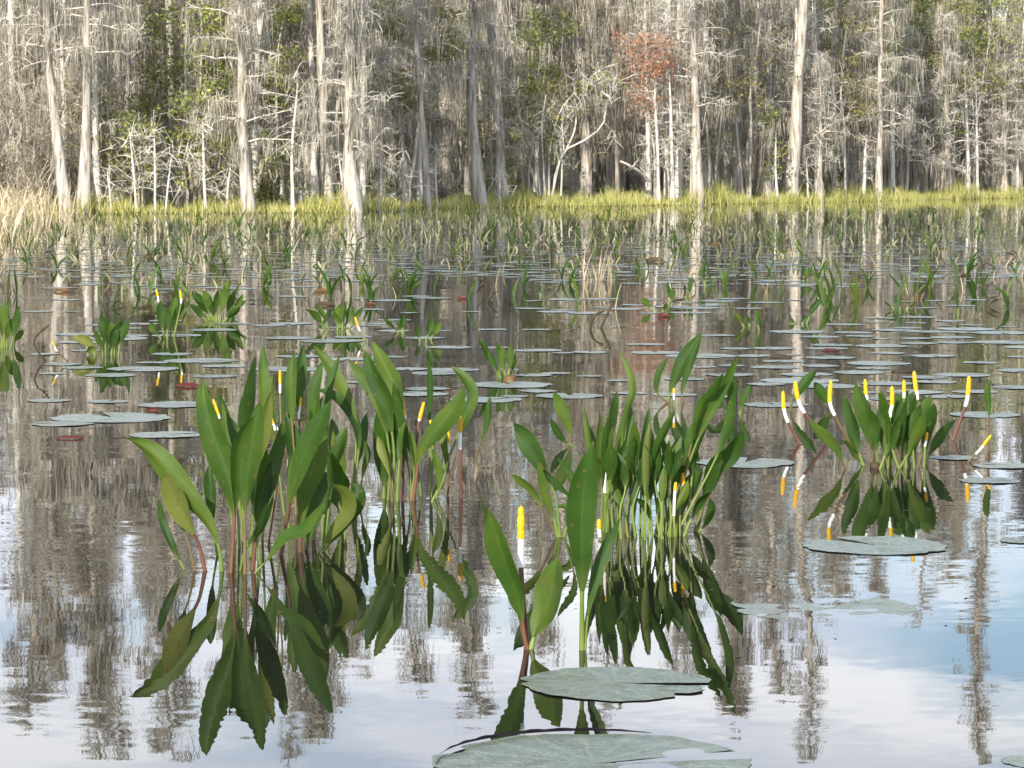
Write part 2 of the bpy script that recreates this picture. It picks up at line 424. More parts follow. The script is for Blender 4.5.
def cypress(root, pts, radii, nb=60, blen=1.1, b0=.15, moss=1.0, twigs=1.0, bark='bark', trunk_moss=.5, seed=0, snag=False, mosslen=1.0, lump=.06, front=True):
    """pts: trunk line in the tree's own space, radii along it"""
    global N
    N = np.random.default_rng(1000 + seed)
    tp = spline(pts, 26)
    rr = np.interp(np.linspace(0, 1, 26), np.linspace(0, 1, len(radii)), radii)
    tp[:, :2] += np.cumsum(N.normal(0, rr.mean() * .08, (26, 2)), 0)
    mb = MB(); tube(mb, tp, rr, 10, lump=lump)
    mb.build('trunk', M[bark], root)
    H = tp[-1, 2]
    br = MB(); ms = MB(); anchors = []
    tw_s, tw_d, tw_l = [], [], []
    for i in range(nb):
        h = b0 + (1 - b0) * ((i + N.uniform(0, 1)) / nb) ** .9
        s = np.array([np.interp(h, np.linspace(0, 1, 26), tp[:, k]) for k in range(3)])
        a = N.uniform(0, 2 * PI); L = blen * N.uniform(.35, 1.1) * (1.15 - .75 * h)
        d = np.array([math.cos(a), math.sin(a), N.uniform(-.1, .35)])
        r0 = max(.008, min(.021, .3 * np.interp(h, np.linspace(0, 1, 26), rr)))
        p = limb(br, s, d, L, r0, 4)
        for t in (1, 2, 3, 4):
            if N.uniform() < .75 * twigs:
                dd = d + N.normal(0, .8, 3); dd[2] = abs(dd[2]) * .5 - .1
                p2 = limb(br, p[t], unit(dd), L * N.uniform(.25, .5), r0 * .5, 3, n=4)
                for c in p2[1:]:
                    m = N.integers(1, 4)
                    tw_s += [c] * m; tw_d += list(N.normal(0, 1, (m, 3)) * [1, 1, .6] + [0, 0, .1]); tw_l += list(N.uniform(.12, .4, m))
                anchors += list(p2[1:])
            m = N.integers(1, 3)
            tw_s += [p[t]] * m; tw_d += list(N.normal(0, 1, (m, 3)) * [1, 1, .6] + [0, 0, .15]); tw_l += list(N.uniform(.12, .45, m))
            anchors.append(p[t])
    if tw_s and twigs > 0:
        ribbons(br, np.array(tw_s), np.array(tw_d), np.array(tw_l), .011, .15, sway=.15)
    br.build('branches', M['pale_bark' if front else 'twig'], root)
    if moss > 0:
        anchors = np.array(anchors)
        k = N.permutation(len(anchors))[:max(4, int(len(anchors) * min(1, moss * .23)))]
        hang(ms, anchors[k], 26, .06, 1.0 * mosslen, .095)
        if trunk_moss > 0:
            t = N.uniform(.12, 1, int(45 * trunk_moss))
            a = np.stack([np.interp(t, np.linspace(0, 1, 26), tp[:, k]) for k in range(3)], 1)
            a[:, :2] += N.normal(0, .12, (len(a), 2))
            hang(ms, a, 18, .2, 1.0 * mosslen, .08)
        ms.build('spanish_moss', M['moss'], root, smooth=False)

def bank_px(px):
    return np.interp(px, [0, 350, 512, 700, 1024], [214, 213, 207, 205, 198])

# (kind, label, trunk pixels from the foot up, foot width, stem width, metres behind the bank, full height, options)
TREES = [
 ('cypress_tree', 'pale cypress with a swollen foot leaning left, nearest the straw reeds', [(66,212),(60,165),(53,110),(49,70),(46,20)], 15, 8, 0, 9.0, dict(nb=70, moss=1.0, b0=.3)),
 ('cypress_tree', 'pale straight cypress with a flared foot, right of the left-leaning one', [(83,214),(86,150),(87,80),(86,20),(88,-40)], 16, 7.5, 0, 9.5, dict(nb=75, moss=1.0, b0=.3)),
 ('cypress_tree', 'reddish-tan tall trunk rising bare above the moss left of the green leafy patch', [(102,196),(99,110),(98,40),(98,-30)], 9, 6, 7, 10.5, dict(nb=60, moss=.9, b0=.35)),
 ('cypress_tree', 'tall pale cypress without low branches, standing in the green bushes at the left', [(175,190),(173,130),(171,60),(169,-20)], 11, 8, 6, 10.5, dict(nb=55, moss=.6, b0=.5, trunk_moss=.1)),
 ('cypress_tree', 'thick moss-hung cypress at the water edge between two clumps of thin white saplings', [(249,213),(243,150),(241,80),(240,0)], 15, 9, 0, 9.5, dict(nb=80, moss=1.2, b0=.12)),
 ('cypress_tree', 'far pinkish trunk seen only high up against the light sky gap at the left', [(288,190),(287,100),(286,-20)], 8, 6, 12, 11, dict(nb=40, moss=.7, b0=.5)),
 ('cypress_tree', 'straight cypress with a smooth bare lower trunk and a moss curtain on its left side', [(328,200),(323,125),(320,35),(318,-40)], 12, 8, 1.5, 10, dict(nb=75, moss=1.0, b0=.35)),
 ('cypress_tree', 'cypress with the widest grey buttress foot, at the very edge of the water', [(353,213),(350,165),(350,110),(349,40),(348,-30)], 23, 7, -.3, 8.5, dict(nb=70, moss=.8, b0=.1, blen=.9, trunk_moss=1.2, lump=.14)),
 ('cypress_tree', 'slim white-barked cypress with long bare side branches, right of the wide buttress', [(427,208),(425,156),(420,87),(416,0)], 9, 5, 0, 9, dict(nb=75, moss=.6, b0=.25, trunk_moss=.2, twigs=1.2)),
 ('cypress_tree', 'grey cypress wrapped in moss with a tapering light foot, left of the splintered dead trunk', [(480,206),(472,134),(470,78),(472,0)], 17, 9, .3, 10, dict(nb=80, moss=1.0, b0=.25, trunk_moss=.45)),
 ('dead_tree', 'bare thick dead trunk broken off to a splintered top, wood stripped of bark', [(503,200),(500,150),(497,95),(493,45),(490,22)], 15, 11, 2, 0, dict(nb=12, moss=.6, b0=.3, trunk_moss=.15, blen=.8)),
 ('cypress_tree', 'grey trunk seen only high above the yellow-leaved shrub, before the dark forest', [(612,190),(610,100),(609,0)], 9, 6, 14, 11, dict(nb=45, moss=1, b0=.3)),
 ('cypress_tree', 'cypress with a dark foot and many stiff white side branches, right of the red maple', [(698,204),(696,125),(693,62),(691,-10)], 14, 7, 0, 9.5, dict(nb=95, moss=.55, b0=.2, trunk_moss=.25, twigs=1.2)),
 ('cypress_tree', 'cypress buried in a broad grey column of hanging moss', [(738,196),(737,120),(738,50),(740,-30)], 12, 8, 3, 10.5, dict(nb=110, moss=1.5, b0=.08, trunk_moss=3.5, mosslen=1.35, blen=1.0)),
 ('cypress_tree', 'sinuous thick cypress trunk leaning left, beside the broad moss column', [(766,188),(758,130),(751,65),(757,0),(764,-40)], 14, 9, 2, 10, dict(nb=70, moss=.9, b0=.3, trunk_moss=.2)),
 ('cypress_tree', 'tall thick light cypress leaning right with a clean bare trunk', [(791,188),(796,134),(799,78),(803,0)], 17, 10, 1, 11, dict(nb=55, moss=.4, b0=.55, trunk_moss=.05)),
 ('cypress_tree', 'slender pale cypress pole with russet twigs at its top, right of the thick light trunk', [(820,200),(820,110),(817,56)], 8, 4.5, 0, 0, dict(nb=60, moss=.35, b0=.25, trunk_moss=.1, blen=1.0)),
 ('cypress_tree', 'thin white cypress with dense spidery twigs, above the short pale stub', [(860,186),(859,100),(858,20)], 6, 4, 3, 0, dict(nb=75, moss=.5, b0=.2, trunk_moss=.2, twigs=1.3)),
 ('cypress_tree', 'grey-white cypress hazed with moss, between the short pale stub and the crooked trunk', [(878,199),(880,120),(880,60),(882,-10)], 9, 5, .3, 8, dict(nb=85, moss=.9, b0=.12, twigs=1.2)),
 ('cypress_tree', 'crooked bright trunk high among green leaves, bent like a bow', [(914,190),(913,122),(917,90),(915,66),(919,35),(922,-10)], 8, 6, 8, 9, dict(nb=40, moss=.5, b0=.5, trunk_moss=.1)),
 ('cypress_tree', 'straight white cypress with whorls of short horizontal twigs, third trunk from the right edge', [(949,194),(948,125),(945,62),(945,15)], 10, 5, 1, 0, dict(nb=85, moss=.3, b0=.15, trunk_moss=.1, twigs=1.3, blen=1.1)),
 ('cypress_tree', 'broad grey moss-draped trunk high at the far right, behind the white poles', [(992,190),(991,100),(990,-20)], 12, 9, 12, 12, dict(nb=70, moss=1.4, b0=.2, trunk_moss=1.5)),
 ('cypress_tree', 'white-barked cypress with a swollen foot and flat topped twigs near the right edge', [(1004,195),(1004,94),(1004,38)], 12, 6, 1, 0, dict(nb=80, moss=.35, b0=.2, trunk_moss=.1, twigs=1.3)),
]
SAPS = [
 ('slim white sapling with a forked twiggy top, left of the bushy yellow-green patch', [(137,214),(134,170),(130,128)], 3),
 ('white sapling at the water edge with a dense fan of twigs, left group', [(155,214),(155,170),(154,128)], 3),
 ('short bushy white sapling leaning left beside the flared cypress pair', [(112,215),(110,195),(107,168)], 3),
 ('slightly curved white sapling behind the left group of saplings', [(166,208),(168,185),(171,156)], 2.5),
 ('tallest white sapling left of the thick moss-hung cypress, with long level twigs', [(206,213),(204,160),(203,120)], 3.5),
 ('y-shaped short white sapling touching the thick moss-hung cypress on its left', [(226,213),(227,190),(230,165)], 3),
 ('grey sapling with wide horizontal arms, left of the smooth bare cypress', [(293,213),(292,150),(297,95),(297,70)], 4),
 ('thin white sapling leaning left against the wide buttress foot', [(344,212),(342,180),(338,148)], 3),
 ('low branching white sapling just right of the wide buttress foot', [(379,204),(380,185),(383,160)], 3),
 ('forked white sapling midway between the wide buttress and the slim white-barked cypress', [(402,204),(404,185),(403,164)], 3),
 ('short straight sapling right of the slim white-barked cypress', [(437,208),(436,180),(436,148)], 3),
 ('thin pale sapling under the splintered dead trunk', [(500,205),(499,180),(502,162)], 3),
 ('leaning white sapling left of the red maple trunk', [(659,198),(657,140),(653,80)], 3.5),
 ('brightest white sapling with short twigs all the way up, under the red maple crown', [(673,203),(672,140),(670,70)], 4.5),
 ('thin white sapling between the slender pole and the short pale stub', [(845,196),(844,140),(841,100)], 3),
 ('short pale broken stub of a trunk standing in the grass', [(863,199),(864,170),(866,138)], 5),
 ('thin grey-white sapling right of the straight white cypress with whorled twigs', [(969,194),(967,130),(965,62)], 4),
 ('shorter thin sapling, close right of the thin grey-white one by the whorled cypress', [(978,193),(977,130),(976,75)], 3),
 ('rightmost thin white sapling at the edge of the forest', [(1017,194),(1016,110),(1015,46)], 4),
 ('small leaning white sapling left of the tall thick light cypress', [(777,197),(775,160),(776,128)], 3),
 ('small white sapling with drooping twigs, hugging the thick light cypress on its right', [(808,198),(807,170),(804,140)], 2.5),
]
def px_tree(name, label, px, wf, ws, off, Ht, opt, seed, group=None, cat='tree'):
    base_y = px[0][1]
    x0 = (px[0][0] - 512) / FPX
    Y = 60.0
    for _ in range(8): Y = float(bank(x0 * Y)) + .15
    Y += off
    root0 = P(px[0][0], px[0][1], Y)
    root = thing(name, label, cat, (root0.x, Y, 0), group)
    s = Y / FPX
    pts = [P(a, b, Y) for a, b in px]
    if pts[0].z > .1: pts = [Vector((2*pts[0].x - pts[1].x if False else pts[0].x, Y, -.05))] + pts
    else: pts[0].z = -.05
    nvis = len(pts)
    Ht = Ht * 1.14 * (Y / 62) ** .8 if Ht else 0
    if Ht and Ht > pts[-1].z:
        e = pts[-1]; d = (pts[-1] - pts[-2]); d = d / max(d.z, .1)
        for k in (1, 2, 3):
            z = e.z + (Ht - e.z) * k / 3
            pts.append(Vector((e.x + d.x * (z - e.z) * .4 + R.uniform(-.15, .15), Y + R.uniform(-.2, .2), z)))
    o = Vector((root0.x, Y, 0))
    H = pts[-1].z
    loc = [p - o for p in pts]
    top = .18 if Ht else .1
    if name == 'dead_tree': top = .75
    radii = [wf * s * .5, (wf * .25 + ws * .75) * s * .47, ws * s * .45, ws * s * .44, ws * s * .42, ws * s * .44 * (1 + top) / 2, ws * s * .44 * top]
    cypress(root, loc, radii, seed=seed, **opt)
    if name == 'dead_tree':                     # splintered crown of the broken trunk
        mb = MB(); c = np.array(loc[-1]); r = ws * s * .5 * top
        for k in range(9):
            a = k * 2 * PI / 9; st = c + [r * .75 * math.cos(a), r * .75 * math.sin(a), -.1]
            tube(mb, np.array([st, st + [0, 0, .15], st + [R.uniform(-.06, .03), R.uniform(-.05, .05), R.uniform(.22, .5)]]), [r * .35, r * .25, .004], 4, cap=False)
        mb.build('splinters', M['pale_bark'], root)
    return root
for i, (name, label, px, wf, ws, off, Ht, opt) in enumerate(TREES):
    px_tree(name, label, px, wf, ws, off, Ht, opt, i)
for i, (label, px, ws) in enumerate(SAPS):
    stub = 'stub' in label
    px_tree('sapling', label, px, ws * 1.35, ws * .8, .1 if px[0][1] > 203 else .6, 0,
            dict(nb=7 if stub else (9 if px[0][1]-px[-1][1] < 70 else 20), blen=.35 if stub else (.5 if px[0][1]-px[-1][1] < 70 else .8), b0=.25, moss=0, trunk_moss=0, twigs=.42, bark='pale_bark'), 60 + i, cat='sapling')

# filler trees: each proto is a tree of its own, copied with its parts
GROUP_T = 'moss-draped trees crowded in the forest behind the front row'
LAB_T = 'moss-draped grey tree among many alike, crowded in the forest behind the front row'
spots = []
tries = 0
while len(spots) < 140 and tries < 20000:
    tries += 1
    d = 5.5 + 33 * R.random() ** 1.25
    half = 17 + d * .35
    x_ = R.uniform(-half, half + 9)
    p = (x_, float(bank(x_)) + d)
    if 0 < p[0] / p[1] * FPX - (617 - 512) + 28 < 56 and d < 22: continue
    if all((p[0]-a[0])**2 + (p[1]-a[1])**2 > 1.1 for a in spots): spots.append(p)
spots.sort(key=lambda p: p[1])
protos = []
for i in range(9):
    x_, y_ = spots[i * 7]
    Hh = [8.2, 9.4, 10.6, 7.4, 8.8, 11.2, 6.4, 9.0, 10][i]
    root = thing('mossy_tree', LAB_T, 'tree', (x_, y_, 0), GROUP_T)
    r = R.uniform(.09, .17)
    pts = [Vector((0, 0, -.05)), Vector((R.uniform(-.1, .1), 0, Hh * .3)), Vector((R.uniform(-.3, .3), R.uniform(-.2, .2), Hh * .65)), Vector((R.uniform(-.4, .4), 0, Hh))]
    cypress(root, pts, [r * 1.8, r * 1.1, r, r * .8, r * .5, r * .2], nb=80, blen=1.5, b0=.15, moss=1.1, trunk_moss=1.0, twigs=.75, seed=200 + i, mosslen=1.25, front=False)
    protos.append((root, i * 7))
used = {k for _, k in protos}
for i, p in enumerate(spots):
    if i in used: continue
    pr = protos[R.randrange(len(protos))][0]
    sc_ = R.uniform(.9, 1.2) * (p[1] / 78) ** .55
    copy_tree(pr, None, (p[0], p[1], 0), R.uniform(0, 6.28), (sc_, sc_, sc_ * R.uniform(.9, 1.08)), LAB_T, GROUP_T)

GROUP_C = 'thin straight pale cypress poles along the front of the forest'
LAB_C = 'thin straight pale cypress pole among many alike at the front of the forest'
cp = []
N = np.random.default_rng(61)
for i in range(34):
    px_ = R.choice((R.uniform(-40, 1064), R.uniform(640, 1064), R.uniform(-20, 470)))
    if 575 < px_ < 640: px_ += 90
    x0 = (px_ - 512) / FPX; Y = 60.
    for _ in range(8): Y = float(bank(x0 * Y))
    Y += R.uniform(.6, 6)
    if i < 4:
        o = thing('cypress_pole', LAB_C, 'tree', (x0 * Y, Y, 0), GROUP_C)
        Hh = [5.5, 7.5, 4.2, 9.0][i]; r = [.05, .065, .04, .075][i]
        cypress(o, [Vector((0, 0, -.05)), Vector((.05, 0, Hh * .3)), Vector((R.uniform(-.2, .2), .05, Hh * .65)), Vector((R.uniform(-.25, .25), 0, Hh))], [r * 1.6, r * 1.05, r, r * .9, r * .6, r * .2],
                nb=52, blen=.85, b0=.22, moss=.28, trunk_moss=.15, twigs=.8, bark='pale_bark' if i % 2 else 'bark', seed=300 + i)
        cp.append(o)
    else:
        copy_tree(R.choice(cp), None, (x0 * Y, Y, 0), R.uniform(0, 6.28), R.uniform(.8, 1.15) * (Y / 75) ** .5)

# forest further in, read as one mass
N = np.random.default_rng(5)
mb = MB(); n = 42000
x = N.uniform(-46, 60, n); y = bank(x) + 34 + N.uniform(0, 14, n)
top = 6.8 + 1.6 * np.sin(x * .55) + 1.0 * np.sin(x * 1.7 + 2)
z = N.uniform(0, 1, n) ** .9 * top
ribbons(mb, np.stack([x, y, z + .5], 1), np.stack([N.normal(0, .15, n), N.normal(0, .15, n), -np.ones(n)], 1), N.uniform(.5, 1.6, n), N.uniform(.03, .12, n), 0, sway=.08)
n = 9000; x = N.uniform(-46, 60, n); y = bank(x) + 30 + N.uniform(0, 16, n)
ribbons(mb, np.stack([x, y, N.uniform(.4, 3.4, n)], 1), np.stack([N.normal(0, .15, n), N.normal(0, .15, n), -np.ones(n)], 1), N.uniform(.6, 1.6, n), N.uniform(.08, .22, n), 0, sway=.08)
for k in range(130):
    xx = N.uniform(-44, 58); yy = float(bank(xx)) + N.uniform(30, 46)
    tube(mb, np.array([(xx, yy, -.1), (xx + N.normal(0, .15), yy, 4), (xx + N.normal(0, .4), yy, N.uniform(6, 10))]), [.2, .13, .03], 6)
tag(mb.build('far_forest', M['moss'], smooth=False), 'dim grey mass of mossy forest far behind the trees one can tell apart', 'forest', kind='stuff')

# leafy trees and bushes
def leafy(root, H, rad, nl, mat, stems=3, z0=.35, size=.10, bark='bark', clumps=26, seed=0, twig=1, crown=None):
    global N
    N = np.random.default_rng(3000 + seed)
    mb = MB(); ends = []
    for k in range(stems):
        a = N.uniform(0, 2*PI); sp = rad * N.uniform(.2, .75)
        p = spline([(N.normal(0, .05), N.normal(0, .05), -.05), (math.cos(a)*sp*.3, math.sin(a)*sp*.3, H*.35), (math.cos(a)*sp*.7, math.sin(a)*sp*.7, H*.7), (math.cos(a)*sp, math.sin(a)*sp, H*N.uniform(.85, 1))], 12)
        p[:, :2] += np.cumsum(N.normal(0, .03, (12, 2)), 0)
        tube(mb, p, np.linspace(.05 if H > 3 else .025, .01, 12), 6)
        ends.append(p)
    mb.build('trunk' if stems == 1 else 'stems', M[bark], root)
    br = MB(); lf = MB(); cs = []
    for k in range(clumps):
        p = ends[k % stems]; t = N.integers(int(12 * z0), 12)
        a = N.uniform(0, 2*PI); d = np.array([math.cos(a), math.sin(a), N.uniform(-.1, .7)])
        q_ = limb(br, p[t], d, rad * N.uniform(.3, .8), .010, 4, wob=.15)
        for c in q_[2:]:
            cs.append(c)
            limb(br, c, unit(N.normal(0, 1, 3) + [0, 0, .4]), rad * .3, .006, 3, n=3)
    cs = np.array(cs)
    m = max(1, int(nl * 1.7) // len(cs))
    c = np.repeat(cs, m, 0) + N.normal(0, 1, (len(cs) * m, 3)) * np.array([.17, .17, .12]) * max(.7, rad * .9)
    if twig:
        n = int(250 * twig); k = N.integers(0, len(cs), n)
        ribbons(br, cs[k], N.normal(0, 1, (n, 3)) + [0, 0, .3], N.uniform(.2, .6, n), .009, .1, sway=.15)
    br.build('branches', M['twig' if bark == 'bark' else 'pale_bark'], root)
    if nl:
        leaflets(lf, c, size); lf.build('crown', M[mat], root, smooth=False)

def spot_px(px, py, off):
    x0 = (px - 512) / FPX; Y = 60.
    for _ in range(8): Y = float(bank(x0 * Y))
    Y += off
    return Vector((x0 * Y, Y, 0))
def top_h(py, Y): return P(512, py, Y).z
LEAFY = [
 ('evergreen_tree', 'bright green leafy tree showing high between the pale trunk and the thick moss-hung cypress', 222, 2.5, 4.7, 1.0, 'evergreen', 800, 1, .5),
 ('evergreen_tree', 'green leafy tree high at the left of the tall bare pale cypress', 148, 4, 4.7, .85, 'evergreen', 520, 1, .5),
 ('evergreen_tree', 'small green tree around the far pinkish trunk, under the light sky gap', 280, 4, 4.9, .7, 'evergreen', 700, 1, .55),
 ('olive_tree_crown', 'olive-brown leafy tree high between the wide buttress cypress and the slim white-barked one', 404, 3, 5.0, .95, 'olive', 1500, 2, .5),
 ('evergreen_tree', 'green tree high right of the splintered dead trunk', 528, 4, 5.2, .9, 'evergreen', 1000, 1, .5),
 ('evergreen_tree', 'green leafy crown high behind the crooked bright trunk', 915, 4, 6.4, 1.5, 'evergreen', 2600, 2, .55),
 ('evergreen_tree', 'yellow-green leafy tree at the top between the thin white cypress and the crooked trunk', 872, 4, 6.4, 1.1, 'evergreen', 1500, 2, .6),
 ('evergreen_bush', 'small bright green bush at the foot of the sinuous leaning cypress', 776, 1.2, 2.6, .5, 'evergreen', 420, 2, .4),
 ('olive_bush', 'olive and tan leafy tree behind the slender pole with russet twigs', 832, 3.5, 5.6, 1.0, 'olive', 1100, 2, .5),
 ('evergreen_bush', 'yellow-green bush behind the left group of white saplings', 140, 1.2, 2.2, .75, 'evergreen', 620, 4, .25),
 ('evergreen_bush', 'broad yellow-green bush between the left group of saplings and the tallest white sapling', 178, 1.2, 2.5, .85, 'evergreen', 620, 4, .25),
 ('evergreen_bush', 'sparse yellow-green bush beside the reddish-tan tall trunk', 100, 2.0, 2.6, .7, 'olive', 600, 4, .3),
 ('evergreen_bush', 'yellow-green low bush at the right of the y-shaped sapling', 232, 1.5, 1.5, .6, 'evergreen', 500, 4, .25),
 ('evergreen_bush', 'dark green bush low behind the grey sapling with wide arms', 272, 3, 1.6, .6, 'evergreen', 500, 4, .2),
 ('evergreen_bush', 'small green bush low in the shade right of the wide buttress cypress', 384, 4, 1.7, .5, 'evergreen', 350, 3, .3),
 ('evergreen_tree', 'thin green tree just left of the olive-brown one', 352, 9, 5.2, .6, 'evergreen', 420, 1, .5),
 ('olive_bush', 'tall olive bush right of the tallest white sapling', 215, 4, 3.3, .8, 'olive', 800, 3, .45),
 ('evergreen_bush', 'yellowish bush behind the y-shaped sapling', 200, 5, 3.6, .8, 'olive', 700, 3, .45),
]
for i, (nm, lab, px, off, H, rad, mt, nl, st, z0) in enumerate(LEAFY):
    p = spot_px(px, 0, off)
    nm = {'olive_tree_crown': 'olive_tree'}.get(nm, nm)
    leafy(thing(nm, lab, 'tree' if 'tree' in nm else 'bush', p), H, rad, nl, mt, st, z0, seed=i, clumps=22)
GROUP_G = 'yellow-green leafy trees and bushes scattered through the forest'
LAB_G = 'yellow-green leafy bush or tree among many alike, scattered between the grey trunks'
gp = []
for i in range(44):
    px_ = R.choice((R.uniform(-40, 1064), R.uniform(90, 240), R.uniform(480, 650), R.uniform(810, 1030)))
    if 575 < px_ < 665: px_ += 110
    p = spot_px(px_, 0, R.uniform(1.5, 11))
    if i < 5:
        o = thing('leafy_tree', LAB_G, 'tree', p, GROUP_G)
        leafy(o, [2.0, 3.2, 4.4, 5.6, 6.4][i], [.7, .8, .9, 1.0, 1.1][i], [380, 400, 440, 500, 560][i], ['evergreen', 'olive', 'evergreen', 'olive', 'evergreen'][i], 3, [.25, .4, .45, .5, .55][i], seed=140 + i, clumps=26)
        gp.append(o)
    else:
        copy_tree(R.choice(gp), None, p, R.uniform(0, 6.28), R.uniform(.8, 1.2) * (p.y / 75) ** .6)
# red maple
p = spot_px(657, 0, 1.4)
leafy(thing('red_maple', 'red-leaved maple, the only red crown in the forest', 'tree', p), top_h(22, p.y), 1.05, 1250, 'red_leaves', 2, .66, .085, seed=50, clumps=34)
# many-stemmed white shrub with its long crooked arm
p = spot_px(545, 0, 1.2)
root = thing('shrub', 'white many-stemmed shrub with yellow-green leaves and one long crooked arm reaching right', 'shrub', p)
N = np.random.default_rng(77); s = p.y / FPX
stems = [[(540,196),(536,160),(522,125),(516,95)], [(545,196),(543,160),(542,125),(546,95)], [(549,196),(550,150),(560,112),(575,92)],
         [(553,196),(556,170),(566,150),(585,140),(603,124),(609,96),(622,80),(636,74)], [(552,196),(560,160),(564,150),(562,125),(566,108)], [(561,196),(562,165),(560,140)], [(538,196),(530,165),(526,148)],
         [(566,150),(574,132),(576,115),(570,98)], [(609,97),(600,90),(592,80)]]
mb = MB(); lf = MB(); br = MB(); cs = []
for st in stems:
    q_ = spline([P(a, b, p.y + R.uniform(-.25, .25) * k) - p for k, (a, b) in enumerate(st)], 14)
    tube(mb, q_, np.linspace(1.05 * s, .45 * s, 14), 6)
    for k in range(5):
        c = q_[R.randrange(7, 14)]
        e = limb(br, c, unit(N.normal(0, 1, 3) + [0, 0, .5]), .5, .012, 3, wob=.15); cs += list(e[2:])
mb.build('stems', M['pale_bark'], root)
cs = np.array(cs); ribbons(br, np.repeat(cs, 4, 0), N.normal(0, 1, (len(cs)*4, 3)) + [0, 0, .3], .35, .012, .1, sway=.15)
br.build('branches', M['pale_bark'], root)
leaflets(lf, np.repeat(cs, 6, 0) + N.normal(0, .17, (len(cs)*6, 3)), .075); lf.build('crown', M['evergreen'], root, smooth=False)
# leaning dead log
root = thing('fallen_log', 'pale fallen branch slanting down into the grass before the dark hollow', 'log', spot_px(633, 0, 3))
y_ = root.location.y
mb = MB(); q_ = spline([P(650, 185, y_) - root.location, P(645, 177, y_) - root.location, P(634, 168, y_ - .3) - root.location, P(620, 161, y_ - .4) - root.location], 10)
tube(mb, q_, np.linspace(.055, .03, 10), 7, lump=.1); mb.build('stem', M['pale_bark'], root)
mb = MB(); tube(mb, np.array([q_[6], q_[6] + [.05, 0, .12], q_[6] + [.16, 0, .2]]), [.02, .014, .006], 5); mb.build('branch', M['pale_bark'], root)

# leafless brush along the forest edge
GROUP_B = 'leafless twiggy bushes along the forest edge'
LAB_B = 'leafless tan twiggy bush among many alike at the foot of the forest'
bp = []
bspots = [(R.uniform(-16, 24), 5 + 8 * R.random()) for _ in range(16)]
bspots = [(a, float(bank(a)) + d) for a, d in bspots] + [(x_, float(bank(x_)) + d) for x_, d in ((-10.6, 1.5), (-10.0, 3), (-9.6, 1), (-11.5, 2.5), (-9.2, 4), (-12.5, 2))]
for i, (a, b) in enumerate(bspots):
    if i < 4:
        o = thing('twiggy_bush', LAB_B, 'bush', (a, b, 0), GROUP_B)
        leafy(o, [1.5, 1.9, 2.4, 1.2][i], [.7, .8, .8, .6][i], 0, 'olive', 6, .2, seed=90 + i, clumps=40, twig=4)
        bp.append(o)
    else:
        sc_ = R.uniform(.75, 1.25) * (1.25 if i >= 16 else 1)
        copy_tree(R.choice(bp), None, (a, b, 0), R.uniform(0, 6.28), sc_)

# ------------------------------------------------------------------ golden club: leaves and flower spikes
def leaf(root, pts, wpx, pf=.3, stalk='g', phi=None, dep=None, seed=None, mat='leaf', Y=None, lo=False, curl=None, parts=True):
    """pts: pixels from foot to tip; pf: share of the length that is stalk"""
    rr = R
    if Y is None: Y = G(*pts[0]).y
    dep = rr.uniform(-.07, .07) if dep is None else dep
    m = len(pts); o = root.location
    loc = []
    for k, (a, b) in enumerate(pts):
        t = k / (m - 1)
        loc.append(P(a, b, Y + dep * t * t) - o)
    s = Y / FPX
    n = 12 if lo else 26
    sp = spline(loc, n)
    k0 = max(1, int(round(pf * (n - 1)))) if pf > 0 else 0
    if pf > 0:
        st = sp[:k0 + 2 if k0 + 2 <= n else n].copy()
        st = np.vstack([st[:1] + [0, 0, -.04], st]) if st[0, 2] < .03 else st
        r0 = max(1.2, wpx * .07) * s * 1.1
        sm = MB(); tube(sm, st, np.linspace(r0 * 1.15, r0 * .7, len(st)), 5 if lo else 8, flat=.8)
    bl = sp[k0:]
    nb_ = len(bl); t = np.linspace(0, 1, nb_)
    w_ = wpx * s * .5 * .82
    prof = (np.clip(t, 0, 1) ** .95) * (1 - t ** 1.9) ** .92
    prof = prof / prof.max()
    if pf > 0: prof = np.maximum(prof, .14 * (1 - t))
    prof[-1] = .012
    phi = rr.uniform(-.95, .95) if phi is None else phi
    tw = rr.uniform(-.9, .9) if curl is None else curl
    tg, a, b = frames(bl)
    ang = phi + tw * (t - .3)
    ca, sa = np.cos(ang)[:, None], np.sin(ang)[:, None]
    side = a * ca + b * sa; nrm = np.cross(side, tg)
    wk = 1 / max(.8, math.cos(phi))
    nu = 5 if lo else 9
    us = np.linspace(-1, 1, nu)
    fold = rr.uniform(.15, .6); ph = rr.uniform(0, 6.28); wav = rr.uniform(.03, .11)
    sgn = rr.choice((-1, 1))
    V = []; UV = []
    for u_ in us:
        ed = 1 + .06 * np.sin(t * 9 + ph + 2 * u_)
        off = sgn * fold * (abs(u_) ** 1.5) * w_ * prof + wav * w_ * np.sin(t * 8 + ph + u_ * 1.5) * abs(u_) * 2.0
        V.append(bl + side * (u_ * w_ * wk * prof * ed)[:, None] + nrm * off[:, None])
        UV.append(np.stack([np.full(nb_, (u_ + 1) / 2), t], 1))
    V = np.stack(V, 1).reshape(-1, 3); UV = np.stack(UV, 1).reshape(-1, 2)
    i = np.arange(nb_ - 1)[:, None] * nu; j = np.arange(nu - 1)[None]
    q = np.stack([i + j, i + j + 1, i + nu + j + 1, i + nu + j], -1).reshape(-1, 4)
    mb = MB(); mb.add(V, q, UV)
    lo_ = mb.build('leaf', M[mat], root)
    if pf > 0: sm.build('leaf_stalk', M[{'g': 'stalk_green', 'r': 'stalk_red', 'b': 'stalk_brown'}[stalk]], lo_)
    return lo_

